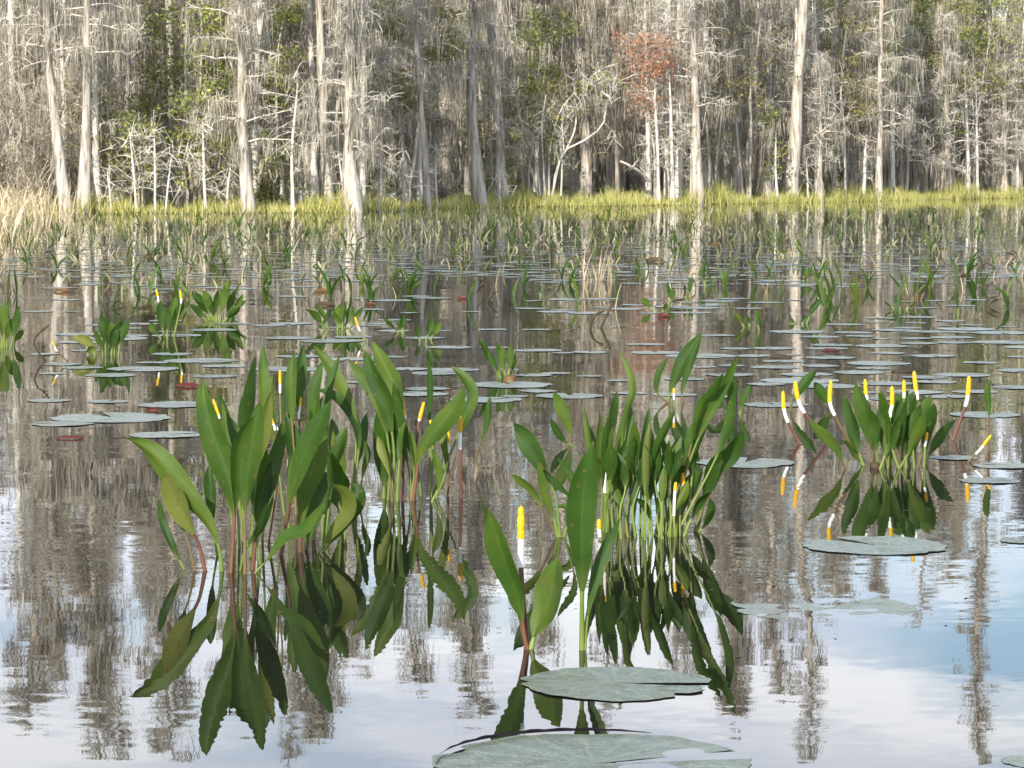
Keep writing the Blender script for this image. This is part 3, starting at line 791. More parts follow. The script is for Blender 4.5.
def spike(root, tip, y_end, w_end, base, stalk='r', Y=None, wpx=4.5, own=False, mid=None):
    """pixels: tip of the club, end of the yellow, end of the white band, foot"""
    if Y is None: Y = G(*base).y
    o = root.location; s = Y / FPX
    L = [P(*q_, Y) - o for q_ in ([tip, y_end, w_end] + ([mid] if mid else []) + [base])]
    line = spline(L[::-1], 40)
    # find the sample nearest each mark
    d = lambda q_: int(np.argmin(np.linalg.norm(line - np.array(tuple(q_)), axis=1)))
    iw, iy = d(L[2]), d(L[1])
    r = wpx * .46 * s
    mb = MB(); st = line[:iw + 1]; st = np.vstack([st[:1] + [0, 0, -.04], st]) if st[0, 2] < .03 else st
    tube(mb, st, np.linspace(r * .75, r * .62, len(st)), 8)
    par = mb.build('flower_stalk' if own else 'flower_spike', M[{'g': 'stalk_green', 'r': 'stalk_red', 'b': 'stalk_brown', 'w': 'white_band'}[stalk]], root)
    pr = root if own else par
    mb = MB(); k = spline(line[iw:iy + 1], 8); tube(mb, k, np.linspace(r * .75, r * .8, 8), 8); mb.build('white_band', M['white_band'], pr)
    k = spline(line[iy:], 16); t = np.linspace(0, 1, 16)
    mb = MB(); tube(mb, k, r * (.95 + .15 * np.sin(t * PI)) * np.where(t > .85, np.sqrt(np.clip(1 - ((t - .85) / .16) ** 2, .03, 1)), 1) * (1 - .25 * t), 10, lump=.16)
    mb.build('yellow_club', M['yellow'], pr)

def clump(label, base, group=None, name='golden_club'):
    g = G(*base); return thing(name, label, 'water plant', (g.x, g.y, 0), group)

# --- tall clump at the left front
A = clump('tall left-front golden club clump, one broad leaf arching left to a drooping brown tip', (225, 572))
leaf(A, [(222,571),(219,548),(208,522),(188,497),(165,468),(146,449),(123,437)], 30, .12, 'g', .25, .05, curl=.5)
leaf(A, [(205,571),(199,545),(190,528),(174,500),(165,474)], 27, .32, 'r', -.2, -.05, mat='leaf_yellow', curl=.3)
leaf(A, [(195,571),(189,545),(183,528),(177,505),(172,482)], 16, .42, 'b', .5, .03)
leaf(A, [(184,569),(172,546),(161,522),(157,499)], 13, .1, 'g', .3, .06)
leaf(A, [(231,571),(233,535),(234,505),(226,470),(212,430),(204,396),(203,379)], 32, .26, 'r', .1, .04, curl=.25)
leaf(A, [(231,573),(234,530),(236,490),(240,445),(254,416)], 20, .35, 'r', -.5, -.04)
leaf(A, [(245,574),(245,540),(245,500),(251,452),(260,400)], 25, .34, 'b', .2, -.03, curl=.1)
leaf(A, [(253,570),(258,515),(268,470),(283,421)], 27, .28, 'r', -.45, .03)
leaf(A, [(218,560),(212,525),(211,490),(209,465)], 15, .3, 'g', .1, .02, Y=G(222,556).y)
leaf(A, [(240,560),(237,500),(234,470),(228,440),(222,400)], 16, .3, 'g', .5, .05, Y=G(240,548).y)
leaf(A, [(244,556),(243,480),(246,421),(252,391),(255,356)], 20, .5, 'g', -.5, .02, Y=G(244,540).y)
leaf(A, [(262,556),(264,470),(264,400),(263,373),(263,345)], 15, .55, 'g', .4, .02, Y=G(262,540).y)
leaf(A, [(236,556),(232,480),(225,420),(218,392)], 15, .5, 'g', -.2, .0, Y=G(236,540).y)
leaf(A, [(255,573),(270,557),(286,537),(305,529),(325,503)], 15, .1, 'g', .75, -.06)
leaf(A, [(240,571),(246,548),(262,525),(268,490),(271,462)], 18, .2, 'g', -.6, .03)
spike(A, (213,399), (218,413), (220,420), (236,556), 'r', Y=G(236,540).y, wpx=3.3, mid=(228,460))
spike(A, (269,414), (273,423), (275,432), (268,548), 'r', Y=G(262,545).y, wpx=3.3, mid=(277,480))
spike(A, (280,370), (280,385), (280,393), (268,548), 'g', Y=G(262,540).y, wpx=3.3, mid=(280,450))

B = clump('crowded golden club clump right of the tall left-front one, its leaves crossing', (320, 545))
leaf(B, [(281,555),(288,515),(292,490),(303,455),(318,425),(331,400)], 26, .28, 'r', .15, -.03, curl=.2)
leaf(B, [(300,552),(304,500),(313,465),(326,421)], 28, .18, 'r', -.35, .02)
leaf(B, [(318,553),(334,530),(348,510),(346,494),(332,484)], 20, .1, 'g', .2, -.03, mat='leaf_yellow', curl=.8)
leaf(B, [(323,552),(341,528),(355,505),(358,490),(350,484)], 22, .12, 'g', -.4, .02, curl=.6)
leaf(B, [(306,550),(312,522),(320,495),(324,473)], 24, .1, 'b', .5, .03)
leaf(B, [(345,508),(343,480),(338,450),(332,419)], 19, .25, 'g', -.3, .0)
leaf(B, [(357,500),(356,470),(361,445),(367,412)], 13, .3, 'r', .3, .02)
leaf(B, [(358,500),(364,470),(368,453),(364,440)], 8, .3, 'g', .3, .0)
leaf(B, [(350,504),(356,450),(354,420),(346,396),(331,369),(313,345)], 17, .38, 'g', .35, .06, curl=.2)
leaf(B, [(352,504),(358,455),(356,427),(345,408),(330,395),(313,389)], 15, .35, 'g', -.6, .03)
leaf(B, [(330,520),(323,470),(316,420),(313,394),(318,376),(323,360)], 17, .45, 'g', .3, .02, Y=G(330,512).y)
leaf(B, [(296,520),(294,450),(290,395),(291,370),(294,352)], 14, .55, 'b', .4, .02, Y=G(296,515).y)
leaf(B, [(302,520),(300,450),(299,390),(301,362),(304,343)], 14, .55, 'g', -.3, .02, Y=G(302,512).y)
leaf(B, [(330,515),(327,440),(329,395),(335,370),(341,352)], 10, .5, 'g', .2, .02, Y=G(330,508).y)
leaf(B, [(285,520),(276,450),(268,410),(270,390),(273,374)], 15, .45, 'g', .2, .02, Y=G(285,515).y)
leaf(B, [(310,522),(300,470),(292,440),(286,415)], 18, .4, 'g', -.4, .02, Y=G(310,515).y)
leaf(B, [(325,540),(330,500),(338,455),(348,425)], 14, .4, 'g', .6, .0, Y=G(325,535).y)
leaf(B, [(290,548),(288,510),(294,475),(300,440)], 20, .3, 'g', .5, .05, Y=G(290,535).y)
leaf(B, [(312,548),(318,515),(328,490),(334,470)], 20, .25, 'g', -.2, .0, Y=G(312,540).y)
spike(B, (301,397), (300,408), (299,418), (303,520), 'b', Y=G(302,512).y, wpx=3.3, mid=(300,465))
spike(B, (270,413), (274,424), (277,430), (287,452), 'r', wpx=5)

Cc = clump('golden club clump with a broad upright front leaf and a red-stalked leaf arching right', (400, 500))
leaf(Cc, [(384,498),(384,475),(383,442),(380,405)], 27, .1, 'g', .1, -.04, curl=.15)
leaf(Cc, [(388,500),(390,460),(381,405),(365,380),(349,360)], 19, .42, 'g', -.3, .04)
leaf(Cc, [(392,500),(394,450),(386,405),(374,376),(365,350)], 21, .4, 'g', .3, .03)
leaf(Cc, [(398,500),(400,440),(396,390),(383,362),(372,340)], 21, .42, 'g', -.1, .03)
leaf(Cc, [(411,500),(414,467),(406,435),(397,405),(393,381)], 10, .25, 'g', .5, -.02)
leaf(Cc, [(413,501),(417,472),(421,449),(437,428),(455,405),(465,384)], 24, .22, 'r', .35, -.05, curl=.4)
leaf(Cc, [(430,500),(452,450),(466,412),(471,393),(464,379),(452,367)], 17, .45, 'g', .4, .03, Y=G(430,494).y)
leaf(Cc, [(431,494),(430,450),(429,418),(430,385),(428,357)], 8, .45, 'g', .2, .0)
leaf(Cc, [(415,500),(415,467),(411,435),(410,428)], 10, .2, 'g', .2, .0)
leaf(Cc, [(432,502),(439,485),(438,465),(432,449)], 10, .2, 'g', .2, .0)
leaf(Cc, [(404,500),(400,470),(395,440),(396,410)], 14, .35, 'b', .5, .05)
leaf(Cc, [(436,498),(446,470),(444,440),(440,420)], 9, .3, 'g', .4, .05)
spike(Cc, (402,397), (404,415), (405,420), (402,495), 'r', wpx=5, mid=(404,450))
spike(Cc, (424,402), (420,418), (419,422), (410,496), 'r', wpx=4.5, mid=(416,445))
spike(Cc, (448,429), (448,442), (448,453), (448,496), 'b', wpx=4.5)
spike(Cc, (460,415), (460,433), (460,450), (461,498), 'r', wpx=5.5)
spike(Cc, (430,420), (432,427), (433,434), (431,497), 'g', wpx=4, mid=(432,465))

def extra(root, n, x0, x1, yb, h0, h1, w0, w1):
    for k in range(n):
        bx = R.uniform(x0, x1); by = R.uniform(*yb); h = R.uniform(h0, h1); dx = R.uniform(-.28, .28) * h
        leaf(root, [(bx, by), (bx + dx * .2, by - h * .4), (bx + dx * .6, by - h * .75), (bx + dx, by - h)], R.uniform(w0, w1), R.uniform(.3, .5), R.choice('ggggb'), mat='leaf_yellow' if R.random() < .14 else 'leaf')
extra(A, 6, 226, 262, (552, 568), 90, 170, 11, 20)
extra(B, 12, 285, 352, (508, 545), 70, 140, 9, 19)
extra(Cc, 7, 385, 432, (492, 502), 50, 110, 7, 13)
S1 = clump('single thin twisted stem with a narrow leaf, alone right of the crowded left clumps', (481, 471), name='golden_club')
leaf(S1, [(481,471),(476,458),(480,444),(487,421),(490,395)], 8, .35, 'b', .3, .0)

# --- front middle plant and its tall companion
D0 = clump('nearest golden club, two broad leaves in a v on red stalks, one tall flower', (529, 648))
leaf(D0, [(528,649),(525,640),(519,602),(505,562),(488,508)], 30, .14, 'r', .3, -.05, curl=.3)
leaf(D0, [(531,649),(536,630),(549,600),(558,558)], 38, .08, 'g', -.35, .06, curl=-.2)
leaf(D0, [(526,649),(519,618),(512,600),(509,590)], 10, .55, 'r', .2, .0)
spike(D0, (521,506), (521,537), (521,566), (527,646), 'r', wpx=9, mid=(523,600))
D1 = clump('tallest single upright golden club leaf, with one narrow leaf at its right side', (582, 650))
leaf(D1, [(582,650),(582,620),(582,595),(583,500),(594,440)], 36, .22, 'g', .1, -.04, curl=.15)
leaf(D1, [(585,650),(590,600),(604,552),(621,515)], 16, .2, 'g', .5, .04)

# --- big clump right of the middle
E = clump('large dense golden club clump right of the middle, on many pale green stalks', (640, 535))
EL = [([(609,530),(607,500),(604,465),(610,425),(617,391)], 19, .3), ([(603,532),(602,490),(599,450),(600,411)], 13, .4), ([(611,532),(612,500),(621,450),(630,403)], 24, .22),
 ([(625,533),(630,490),(634,449),(634,420)], 17, .35), ([(632,534),(640,470),(646,430),(649,408)], 13, .4), ([(643,537),(646,495),(657,450),(675,410)], 12, .38),
 ([(655,536),(664,490),(671,465),(669,438)], 13, .4), ([(665,534),(673,490),(683,463),(699,432),(719,396)], 27, .22), ([(668,535),(690,460),(714,405),(729,376),(738,354)], 14, .5),
 ([(676,535),(715,460),(730,420),(733,400),(730,374)], 15, .5), ([(695,531),(705,497),(714,468),(731,455),(744,430)], 26, .2), ([(697,531),(708,490),(717,460),(722,440)], 16, .3),
 ([(681,534),(684,505),(690,488),(703,469)], 22, .2), ([(699,532),(708,520),(712,508),(710,498)], 13, .1), ([(672,535),(690,450),(702,405),(711,395),(724,372)], 13, .5),
 ([(617,533),(622,450),(627,412),(633,390),(628,368),(618,350)], 10, .45), ([(590,530),(592,480),(589,440),(584,408)], 9, .5), ([(648,537),(650,500),(655,475),(660,455)], 14, .4),
 ([(620,534),(617,505),(620,480),(628,455)], 14, .3), ([(636,537),(633,510),(637,485),(645,470)], 13, .35), ([(660,537),(657,515),(663,492),(668,475)], 15, .3),
 ([(670,537),(672,515),(680,500),(688,480)], 15, .3), ([(652,538),(651,520),(645,505),(636,498)], 10, .3), ([(684,536),(694,512),(700,500),(712,492)], 14, .3),
 ([(628,537),(624,512),(615,490),(612,470)], 12, .3), ([(640,530),(642,480),(650,450),(652,430)], 16, .35)]
for pts, w_, pf in EL: leaf(E, pts, w_ * .9, pf, R.choice('ggggb'))
for k in range(12):
    bx = 606 + k * 7.4 + R.uniform(-2, 2); by = 534 + R.uniform(-1, 5)
    leaf(E, [(bx, by), (bx + R.uniform(-3, 3), by - 28), (bx + R.uniform(-4, 7), by - 55), (bx + R.uniform(-8, 14), by - R.uniform(80, 105))], R.uniform(10, 16), .55, 'g')
extra(E, 14, 600, 700, (527, 540), 70, 125, 8, 14)
spike(E, (605,458), (605,470), (605,492), (609,533), 'g', wpx=5.5)
spike(E, (599,519), (599,529), (600,537), (601,540), 'g', wpx=5)
spike(E, (683,473), (683,484), (682,492), (676,535), 'g', wpx=5)
spike(E, (676,482), (675,491), (674,516), (675,537), 'g', wpx=4)

Gp = clump('small golden club with forked leaves on bent green stalks behind the tall upright leaf', (559, 537))
leaf(Gp, [(558,537),(552,510),(542,470),(528,442),(513,422)], 24, .45, 'g', .2, .02)
leaf(Gp, [(559,537),(552,515),(544,492),(538,462)], 12, .2, 'g', .4, -.02)
leaf(Gp, [(557,537),(545,512),(530,488),(511,474)], 11, .4, 'b', .5, .0)
leaf(Gp, [(560,537),(556,500),(548,478),(543,472),(570,497)], 9, .5, 'g', .2, .0)
leaf(Gp, [(562,537),(572,520),(569,508),(556,506)], 9, .2, 'b', .2, .0)
leaf(Gp, [(564,537),(574,500),(572,478),(558,458)], 10, .4, 'g', .2, .0)
Hp = clump('narrow olive leaf with a curled dark tip standing behind the small forked golden club', (570, 443))
leaf(Hp, [(570,443),(569,430),(563,412),(553,391)], 15, .08, 'b', .1, .0)
leaf(Hp, [(572,446),(564,440),(556,430),(551,418)], 9, .1, 'g', .1, .0)
Fp = clump('golden club behind the large dense clump, with one pointed and one curled leaf', (672, 402))
leaf(Fp, [(668,402),(672,385),(685,358),(702,331)], 19, .1, 'g', .2, .0)
leaf(Fp, [(683,403),(682,388),(690,362),(700,340)], 9, .1, 'b', .6, .0)
leaf(Fp, [(668,403),(657,392),(658,375),(668,357)], 9, .2, 'b', .3, .0, mat='leaf')
spike(Fp, (674,388), (674,393), (674,400), (675,408), 'g', wpx=3.2)
Fq = clump('narrow golden club at the right back of the large dense clump', (740, 413))
leaf(Fq, [(740,414),(742,402),(746,394),(751,384)], 10, .1, 'g', .2, .0)
leaf(Fq, [(727,414),(722,405),(716,398),(704,405)], 9, .1, 'b', .2, .0)
leaf(Fq, [(734,414),(731,400),(733,386),(729,374)], 13, .1, 'g', .2, .0)

# --- flowering clump at the right
I = clump('round golden club clump at the right, ringed by yellow-tipped flowers', (885, 468))
IL = [([(872,467),(872,441),(864,409),(855,383)], 21, .15), ([(864,466),(858,450),(852,422),(845,396)], 17, .15), ([(883,466),(884,430),(883,408),(881,390)], 11, .3),
 ([(890,467),(898,432),(906,408),(917,389)], 22, .2), ([(886,465),(892,420),(898,404),(909,390)], 17, .3), ([(906,467),(914,443),(921,420),(931,395)], 21, .15),
 ([(924,466),(925,446),(929,425),(935,403)], 16, .15), ([(918,467),(926,440),(933,424),(939,411)], 12, .2), ([(926,464),(930,454),(942,436),(956,420)], 14, .1),
 ([(888,467),(882,440),(879,420),(878,404)], 17, .15), ([(888,468),(889,440),(888,411)], 9, .2), ([(906,468),(907,445),(911,425)], 8, .2),
 ([(845,469),(842,460),(836,448),(822,434),(807,420)], 14, .1), ([(864,466),(854,456),(849,448),(841,440)], 10, .1), ([(897,468),(900,440),(905,420),(908,400)], 16, .2),
 ([(914,468),(913,440),(916,420),(921,404)], 15, .25), ([(878,468),(876,445),(874,425),(870,408)], 14, .25), ([(880,469),(886,452),(890,436),(897,420)], 14, .2), ([(899,469),(893,450),(895,430),(900,415)], 12, .3),
 ([(900,468),(910,450),(918,432),(925,412)], 14, .2), ([(891,466),(889,430),(884,405),(878,392)], 12, .3), ([(910,466),(905,430),(908,405),(914,393)], 15, .25)]
for pts, w_, pf in IL: leaf(I, pts, w_, pf, R.choice('gggb'))
spike(I, (831,380), (830,402), (835,416), (864,465), 'b', wpx=5.2, mid=(850,443))
spike(I, (865,379), (866,394), (867,400), (874,466), 'g', wpx=4.6)
spike(I, (892,386), (892,405), (890,417), (888,467), 'g', wpx=5.2)
spike(I, (904,380), (904,392), (904,398), (902,466), 'g', wpx=4.4)
spike(I, (914,371), (916,391), (917,400), (914,466), 'g', wpx=5.2)
spike(I, (927,432), (926,440), (925,446), (924,467), 'g', wpx=4)
def lone_flower(label, tip, ye, we, base, w_=5, stalk='r', mid=None):
    o = clump(label, base, name='golden_club_flower'); o['category'] = 'flower'
    spike(o, tip, ye, we, base, stalk, wpx=w_, own=True, mid=mid)
lone_flower('leftmost of the leaning yellow and white flowers on red stalks, beside the round right clump', (783,391), (784,409), (788,422), (800,444))
lone_flower('longest leaning flower on a red stalk, second left of the round right clump', (795,381), (798,399), (804,412), (828,444), 5.2)
lone_flower('upright yellow flower with a bent dark red stalk, alone right of the round clump', (969,376), (968,394), (965,407), (953,440), 5.4)
lone_flower('small flower tilted far right with a tan stalk, low beside the pads at the right', (991,435), (983,446), (976,454), (968,462), 3.6, 'b')
S2 = clump('single narrow leaf on a thin stem above the tilted small flower at the right', (989, 450), name='golden_club')
leaf(S2, [(989,450),(989,430),(989,412),(988,396),(989,379)], 9, .45, 'b', .1, .0)
J = clump('two-leaved golden club leaning right behind the leaning red-stalked flowers', (795, 411))
leaf(J, [(791,411),(792,403),(802,386),(817,370)], 13, .15, 'b', .1, .0)
leaf(J, [(832,410),(829,405),(822,394),(814,382)], 13, .1, 'g', .1, .0)
o = clump('dark round rootstock knob at the foot of the round right clump', (875, 468), name='rootstock_knob'); o['category'] = 'root'
mb = MB(); k = np.array([(0, 0, z_) for z_ in np.linspace(-.012, .02, 9)]); tube(mb, k, .017 * np.sqrt(np.clip(1 - np.linspace(-.9, .98, 9) ** 2, .02, 1)), 10, lump=.12)
mb.build('knob', M['dead'], o)

# --- clumps in the middle distance
def fan(label, base, hpx, n, spread, wpx, group=None, stalk='g', flowers=(), mat='leaf', lo=True, tips=None):
    o = clump(label, base, group)
    for k in range(n):
        if tips and k < len(tips): tx, ty = tips[k]
        else:
            a = (k + .5) / n * 2 - 1 + R.uniform(-.2, .2)
            tx = base[0] + a * spread; ty = base[1] - hpx * R.uniform(.6, 1.05) * (1 - .25 * abs(a))
        bx = base[0] + (tx - base[0]) * R.uniform(.25, .5); by = base[1] + R.uniform(-1.5, 1.5)
        mx = bx + (tx - bx) * .4 + R.uniform(-2, 2); my = by + (ty - by) * .5
        leaf(o, [(bx, by), (mx, my), (tx, ty)], wpx * R.uniform(.75, 1.15), .22, stalk, lo=lo, dep=0, mat=mat)
    for tip, ye, we, fb in flowers: spike(o, tip, ye, we, fb, R.choice('rg'), wpx=2.7)
    return o
fan('golden club clump with long narrow leaves, cut off by the left edge', (4, 347), 46, 6, 16, 9, tips=[(5,296),(19,306),(-8,310),(12,318),(-3,300),(24,330)])
fan('compact golden club clump with five upright leaves beside a drooping cream leaf', (108, 355), 40, 6, 24, 12, tips=[(100,315),(129,317),(122,318),(110,320),(116,326),(95,330)])
o = clump('broad drooping green and cream leaf, left of the compact upright clump', (95, 355)); leaf(o, [(95,355),(94,349),(87,341),(72,337)], 12, .1, 'g', .2, .0, mat='leaf_yellow'); leaf(o, [(98,355),(93,350),(86,352)], 11, .1, 'b', .2, .0, mat='leaf_yellow')
fan('golden club clump with two yellow-tipped flowers, left of the lush wide clump', (168, 338), 38, 5, 20, 10, tips=[(160,300),(176,296),(150,322),(184,300),(166,305)], flowers=[((156,289),(158,297),(159,303),(168,337)), ((180,290),(181,298),(181,303),(174,337))])
fan('lush wide golden club clump with spreading light green leaves, in the left middle distance', (216, 321), 34, 13, 32, 9, tips=[(192,291),(203,290),(218,288),(230,277),(243,294),(247,300),(210,296),(236,290),(224,284),(196,300),(190,304),(240,306),(214,300)])
lone_flower('tiny tilted flower with a pink stalk, below the flowered left clump', (52,341), (55,347), (57,351), (69,363), 2.0)
o = clump('dark bent reed stem, hooked like a knee, at the left', (47, 361), name='bent_reed'); mb = MB()
tube(mb, spline([P(a, b, o.location.y) - o.location for a, b in ((47,362),(38,352),(34,342),(38,334),(49,325))], 14), .004, 6); mb.build('stem', M['dead'], o)
fan('golden club clump with five bright leaves before a dark curled lily leaf', (340, 329), 28, 7, 34, 9, tips=[(305,309),(316,304),(346,301),(363,307),(340,304),(333,310),(352,306)], flowers=[((355,317),(358,326),(360,331),(366,341))])
fan('pair of pale upright leaves right of the clump with five bright leaves', (404, 333), 22, 3, 12, 7, tips=[(403,314),(398,320),(384,318)])
fan('small golden club with leaves in a wide v, left of the brown root ball', (424, 341), 22, 3, 16, 9, tips=[(431,316),(440,321),(416,326)])
fan('golden club clump growing from a brown root ball on the water', (507, 378), 44, 6, 24, 9, tips=[(478,337),(497,341),(510,344),(488,350),(516,352),(503,346)])
fan('group of two narrow upright leaves, centre distance', (671, 303), 22, 2, 5, 7, tips=[(668,282),(673,290)])
fan('two crossed narrow leaves right of the upright pair, centre distance', (688, 299), 20, 2, 7, 7, tips=[(693,277),(684,284)])
fan('low cupped leaf with a reddish dead scrap, centre distance', (658, 311), 9, 2, 14, 8, tips=[(641,299),(668,304)])
fan('light green leaf bent over the water, right of the cupped leaf', (752, 326), 14, 2, 16, 6, tips=[(734,312),(746,315)])
fan('single short upright leaf at the right of the bent light green leaf', (759, 329), 20, 1, 1, 7, tips=[(759,309)])
fan('tall pale leaf standing apart in the centre distance', (706, 288), 25, 1, 1, 7, tips=[(704,262)])
fan('olive clump of many thin leaves in the right middle distance', (911, 300), 26, 7, 28, 3.2, stalk='b', tips=[(899,264),(905,272),(921,262),(932,272),(889,274),(915,280),(926,284)])
fan('scattered low leaves in front of the olive right clump', (900, 310), 13, 3, 26, 3.5)
fan('long narrow leaf slanting right over a dark tuft, right middle distance', (800, 324), 20, 3, 18, 7, tips=[(821,298),(790,318),(806,316)])
fan('single bright upright leaf before the right tree reflections', (958, 316), 24, 1, 1, 8, tips=[(958,290)])
fan('short pair of leaves, one green and one dark, right middle distance', (806, 282), 18, 2, 8, 7, tips=[(801,264),(809,268)])
fan('small dark curved leaf on the open water left of the dry grass tuft', (543, 295), 14, 1, 4, 6, tips=[(536,283)])

# broken brown stems, dry tuft
o = clump('brown broken stems bent in sharp angles, below the dry grass tuft', (600, 328), name='broken_stems'); mb = MB()
for l in ([(590,330),(592,320),(597,314),(603,311)], [(601,328),(605,319),(611,306)]):
    tube(mb, spline([P(a, b, o.location.y) - o.location for a, b in l], 10), .007, 6)
mb.build('stem', M['dead'], o)
o = clump('tan tuft of dry grass standing alone in the water', (594, 281), name='dry_grass_tuft'); o['category'] = 'grass tuft'
mb = MB(); n = 38; ln = N.normal(0, .16, (n, 3)); ln[:, 2] = 1
ribbons(mb, np.stack([N.normal(0, .07, n), N.normal(0, .07, n), np.full(n, -.02)], 1), ln, N.uniform(.14, .38, n), .006, .15, sway=.08)
mb.build('blades', M['straw'], o, smooth=False)

# ------------------------------------------------------------------ lily pads
def pad_mesh(seed, name='lily_pad', rough=.012, wet=0.0, big=False, tilt=0.0):
    rg = np.random.default_rng(seed)
    na, nr = (130, 16) if big else (56, 9)
    sl = .10 + rg.uniform(0, .06)
    a = np.linspace(sl, 2*PI - sl, na)
    ph = rg.uniform(0, 6.28, 4)
    edge = 1 + .03*np.sin(3*a+ph[0]) + .02*np.sin(7*a+ph[1]) + .012*np.sin(17*a+ph[2]) + rg.normal(0, rough, na)
    for _ in range(3):                          # bites along the edge
        c = rg.uniform(.5, 5.7); edge *= 1 - rg.uniform(.05, .16) * np.exp(-((a - c) / .09) ** 2)
    r = np.linspace(0.0, 1, nr) ** .8
    rr = r[:, None] * edge[None]
    notch = np.clip(r, 0, 1)[:, None] * np.ones(na)
    x = rr * np.cos(a); y = rr * np.sin(a)
    z = .010 + .004*np.sin(3*a+ph[2])[None]*r[:, None] + .004*np.sin(x*6+ph[3])*np.sin(y*5+ph[0]) + .009*np.clip(np.sin(a*1.5+ph[1]), 0, 1)[None]**6*r[:, None]**6
    z = z - tilt * (x * .8 + .6)
    if wet: z = z - .006 - wet * (.5 + .5*np.sin(x*2.2+ph[0])*np.sin(y*2.4+ph[1]) + .25*np.sin(x*9+ph[2])*np.sin(y*11+ph[3]))
    v = np.stack([x, y, z], -1).reshape(-1, 3)
    i = np.arange(nr-1)[:, None]*na; j = np.arange(na-1)[None]
    q = np.stack([i+j, i+na+j, i+na+j+1, i+j+1], -1).reshape(-1, 4)
    mb = MB(); mb.add(v, q)
    return mb.mesh(name, M['pad'])
PADS = [pad_mesh(20 + k) for k in range(6)]
pads_xy = []
def put_pad(px, py, wpx, label, group=None, rz=None, me=None, zs=1):
    g = G(px, py); r = wpx * g.y / FPX / 2
    o = bpy.data.objects.new('lily_pad', me or R.choice(PADS)); C.objects.link(o)
    o.location = (g.x, g.y, .001); o.scale = (r, r, .09 * zs); o.rotation_euler = (0, 0, R.uniform(0, 6.28) if rz is None else rz)
    pads_xy.append((g.x, g.y, r))
    return tag(o, label, 'lily pad', group)
put_pad(616, 684, 192, 'large pale lily pad with its slit pointing right, in front of the tall upright leaf', rz=-.12, me=pad_mesh(91, rough=.004, big=True))
big = put_pad(594, 764, 322, 'nearest and largest lily pad, cut by the bottom edge, wet with a dark raised rim', rz=.3, me=pad_mesh(92, rough=.006, wet=.0122, big=True, tilt=.0), zs=1.6)
mb = MB(); a_ = np.linspace(1.15, 3.2, 40) - .3; w2 = np.sin(np.linspace(0, PI, 40)) ** .6
o_ = np.stack([np.cos(a_), np.sin(a_), np.full(40, .02)], 1); i_ = np.stack([np.cos(a_) * (1 - .035 * w2), np.sin(a_) * (1 - .035 * w2), .025 + .045 * w2 * (1 + .15 * np.sin(a_ * 31))], 1)
mb.add(np.stack([o_, i_], 1).reshape(-1, 3), [[2*k, 2*k+1, 2*k+3, 2*k+2] for k in range(39)])
mb.build('curled_rim', M['pad_rim'], big)
put_pad(876, 546, 145, 'pale round lily pad alone below the reflection of the flowering right clump', rz=2.2, me=pad_mesh(96, rough=.008, big=True))
put_pad(822, 608, 185, 'half-sunken lily pad showing only as wet patches on the water at the right', rz=1, me=pad_mesh(93, wet=.032, big=True))
put_pad(745, 463, 100, 'clean lily pad touching the right side of the large dense clump', rz=1.3)
put_pad(112, 418, 120, 'ragged lily pad at the left, behind the arching brown-tipped leaf', rz=2)
put_pad(167, 435, 74, 'torn lily pad close right of the ragged one at the left', rz=.5)
put_pad(62, 424, 62, 'thin lily pad left of the ragged one at the left', rz=3)
put_pad(985, 415, 72, 'lily pad behind the upright flower with the dark red stalk', rz=1)
put_pad(954, 458, 48, 'small lily pad at the foot of the flower tilted far right', rz=2)
put_pad(1004, 466, 62, 'lily pad at the right edge behind the tilted small flower', rz=2.5)
put_pad(990, 481, 60, 'lily pad in front of the tilted small flower with a dark stem along it', rz=.2)
put_pad(1022, 541, 46, 'lily pad cut by the right edge, level with the lone round pad', rz=1.6)
put_pad(1030, 762, 58, 'small dark wet lily pad cut by the lower right corner', rz=1.6, me=pad_mesh(95, wet=.008))
put_pad(800, 381, 80, 'lily pad behind the yellow tips of the leaning flowers', rz=.8)
put_pad(775, 405, 64, 'lily pad left of the leaning red-stalked flowers', rz=1.8)
put_pad(510, 385, 86, 'lily pad in front of the clump with the brown root ball', rz=1.8)
put_pad(486, 400, 74, 'lily pad left of the large dense clump, below the one by the root ball', rz=.8)
n_rand = 0; tries = 0
LAB_P = 'small grey-green lily pad lying flat among many alike in the middle distance'
GROUP_P = 'lily pads strewn over the middle distance of the water'
while n_rand < 290 and tries < 30000:
    tries += 1
    cy = 262 + 142 * R.random() ** .95; cx_ = R.uniform(-20, 1044)
    if math.sin(cx_ * .011 + cy * .09) + math.sin(cx_ * .023 - cy * .05 + 2) < -.9: continue
    for k in range(R.choice((1, 2, 3, 4, 6))):
        py = cy + R.uniform(-2, 2) * (cy - 200) / 90; px = cx_ + k * R.uniform(.7, 1.0) * 60 * (cy - 172) / 200
        g = G(px, py); r = R.choice((.06, .08, .09, .11, .12, .15)) * R.uniform(.85, 1.1)
        if any((g.x-a)**2 + (g.y-b)**2 < ((r + c) * .93) ** 2 for a, b, c in pads_xy): continue
        put_pad(px, py, 2 * r * FPX / g.y, LAB_P, GROUP_P); n_rand += 1
mb = MB(); N = np.random.default_rng(31)
base = np.array([v_.co[:] for v_ in PADS[0].vertices]); qd = np.array([p_.vertices[:] for p_ in PADS[0].polygons])
cnt = 0; ext = []
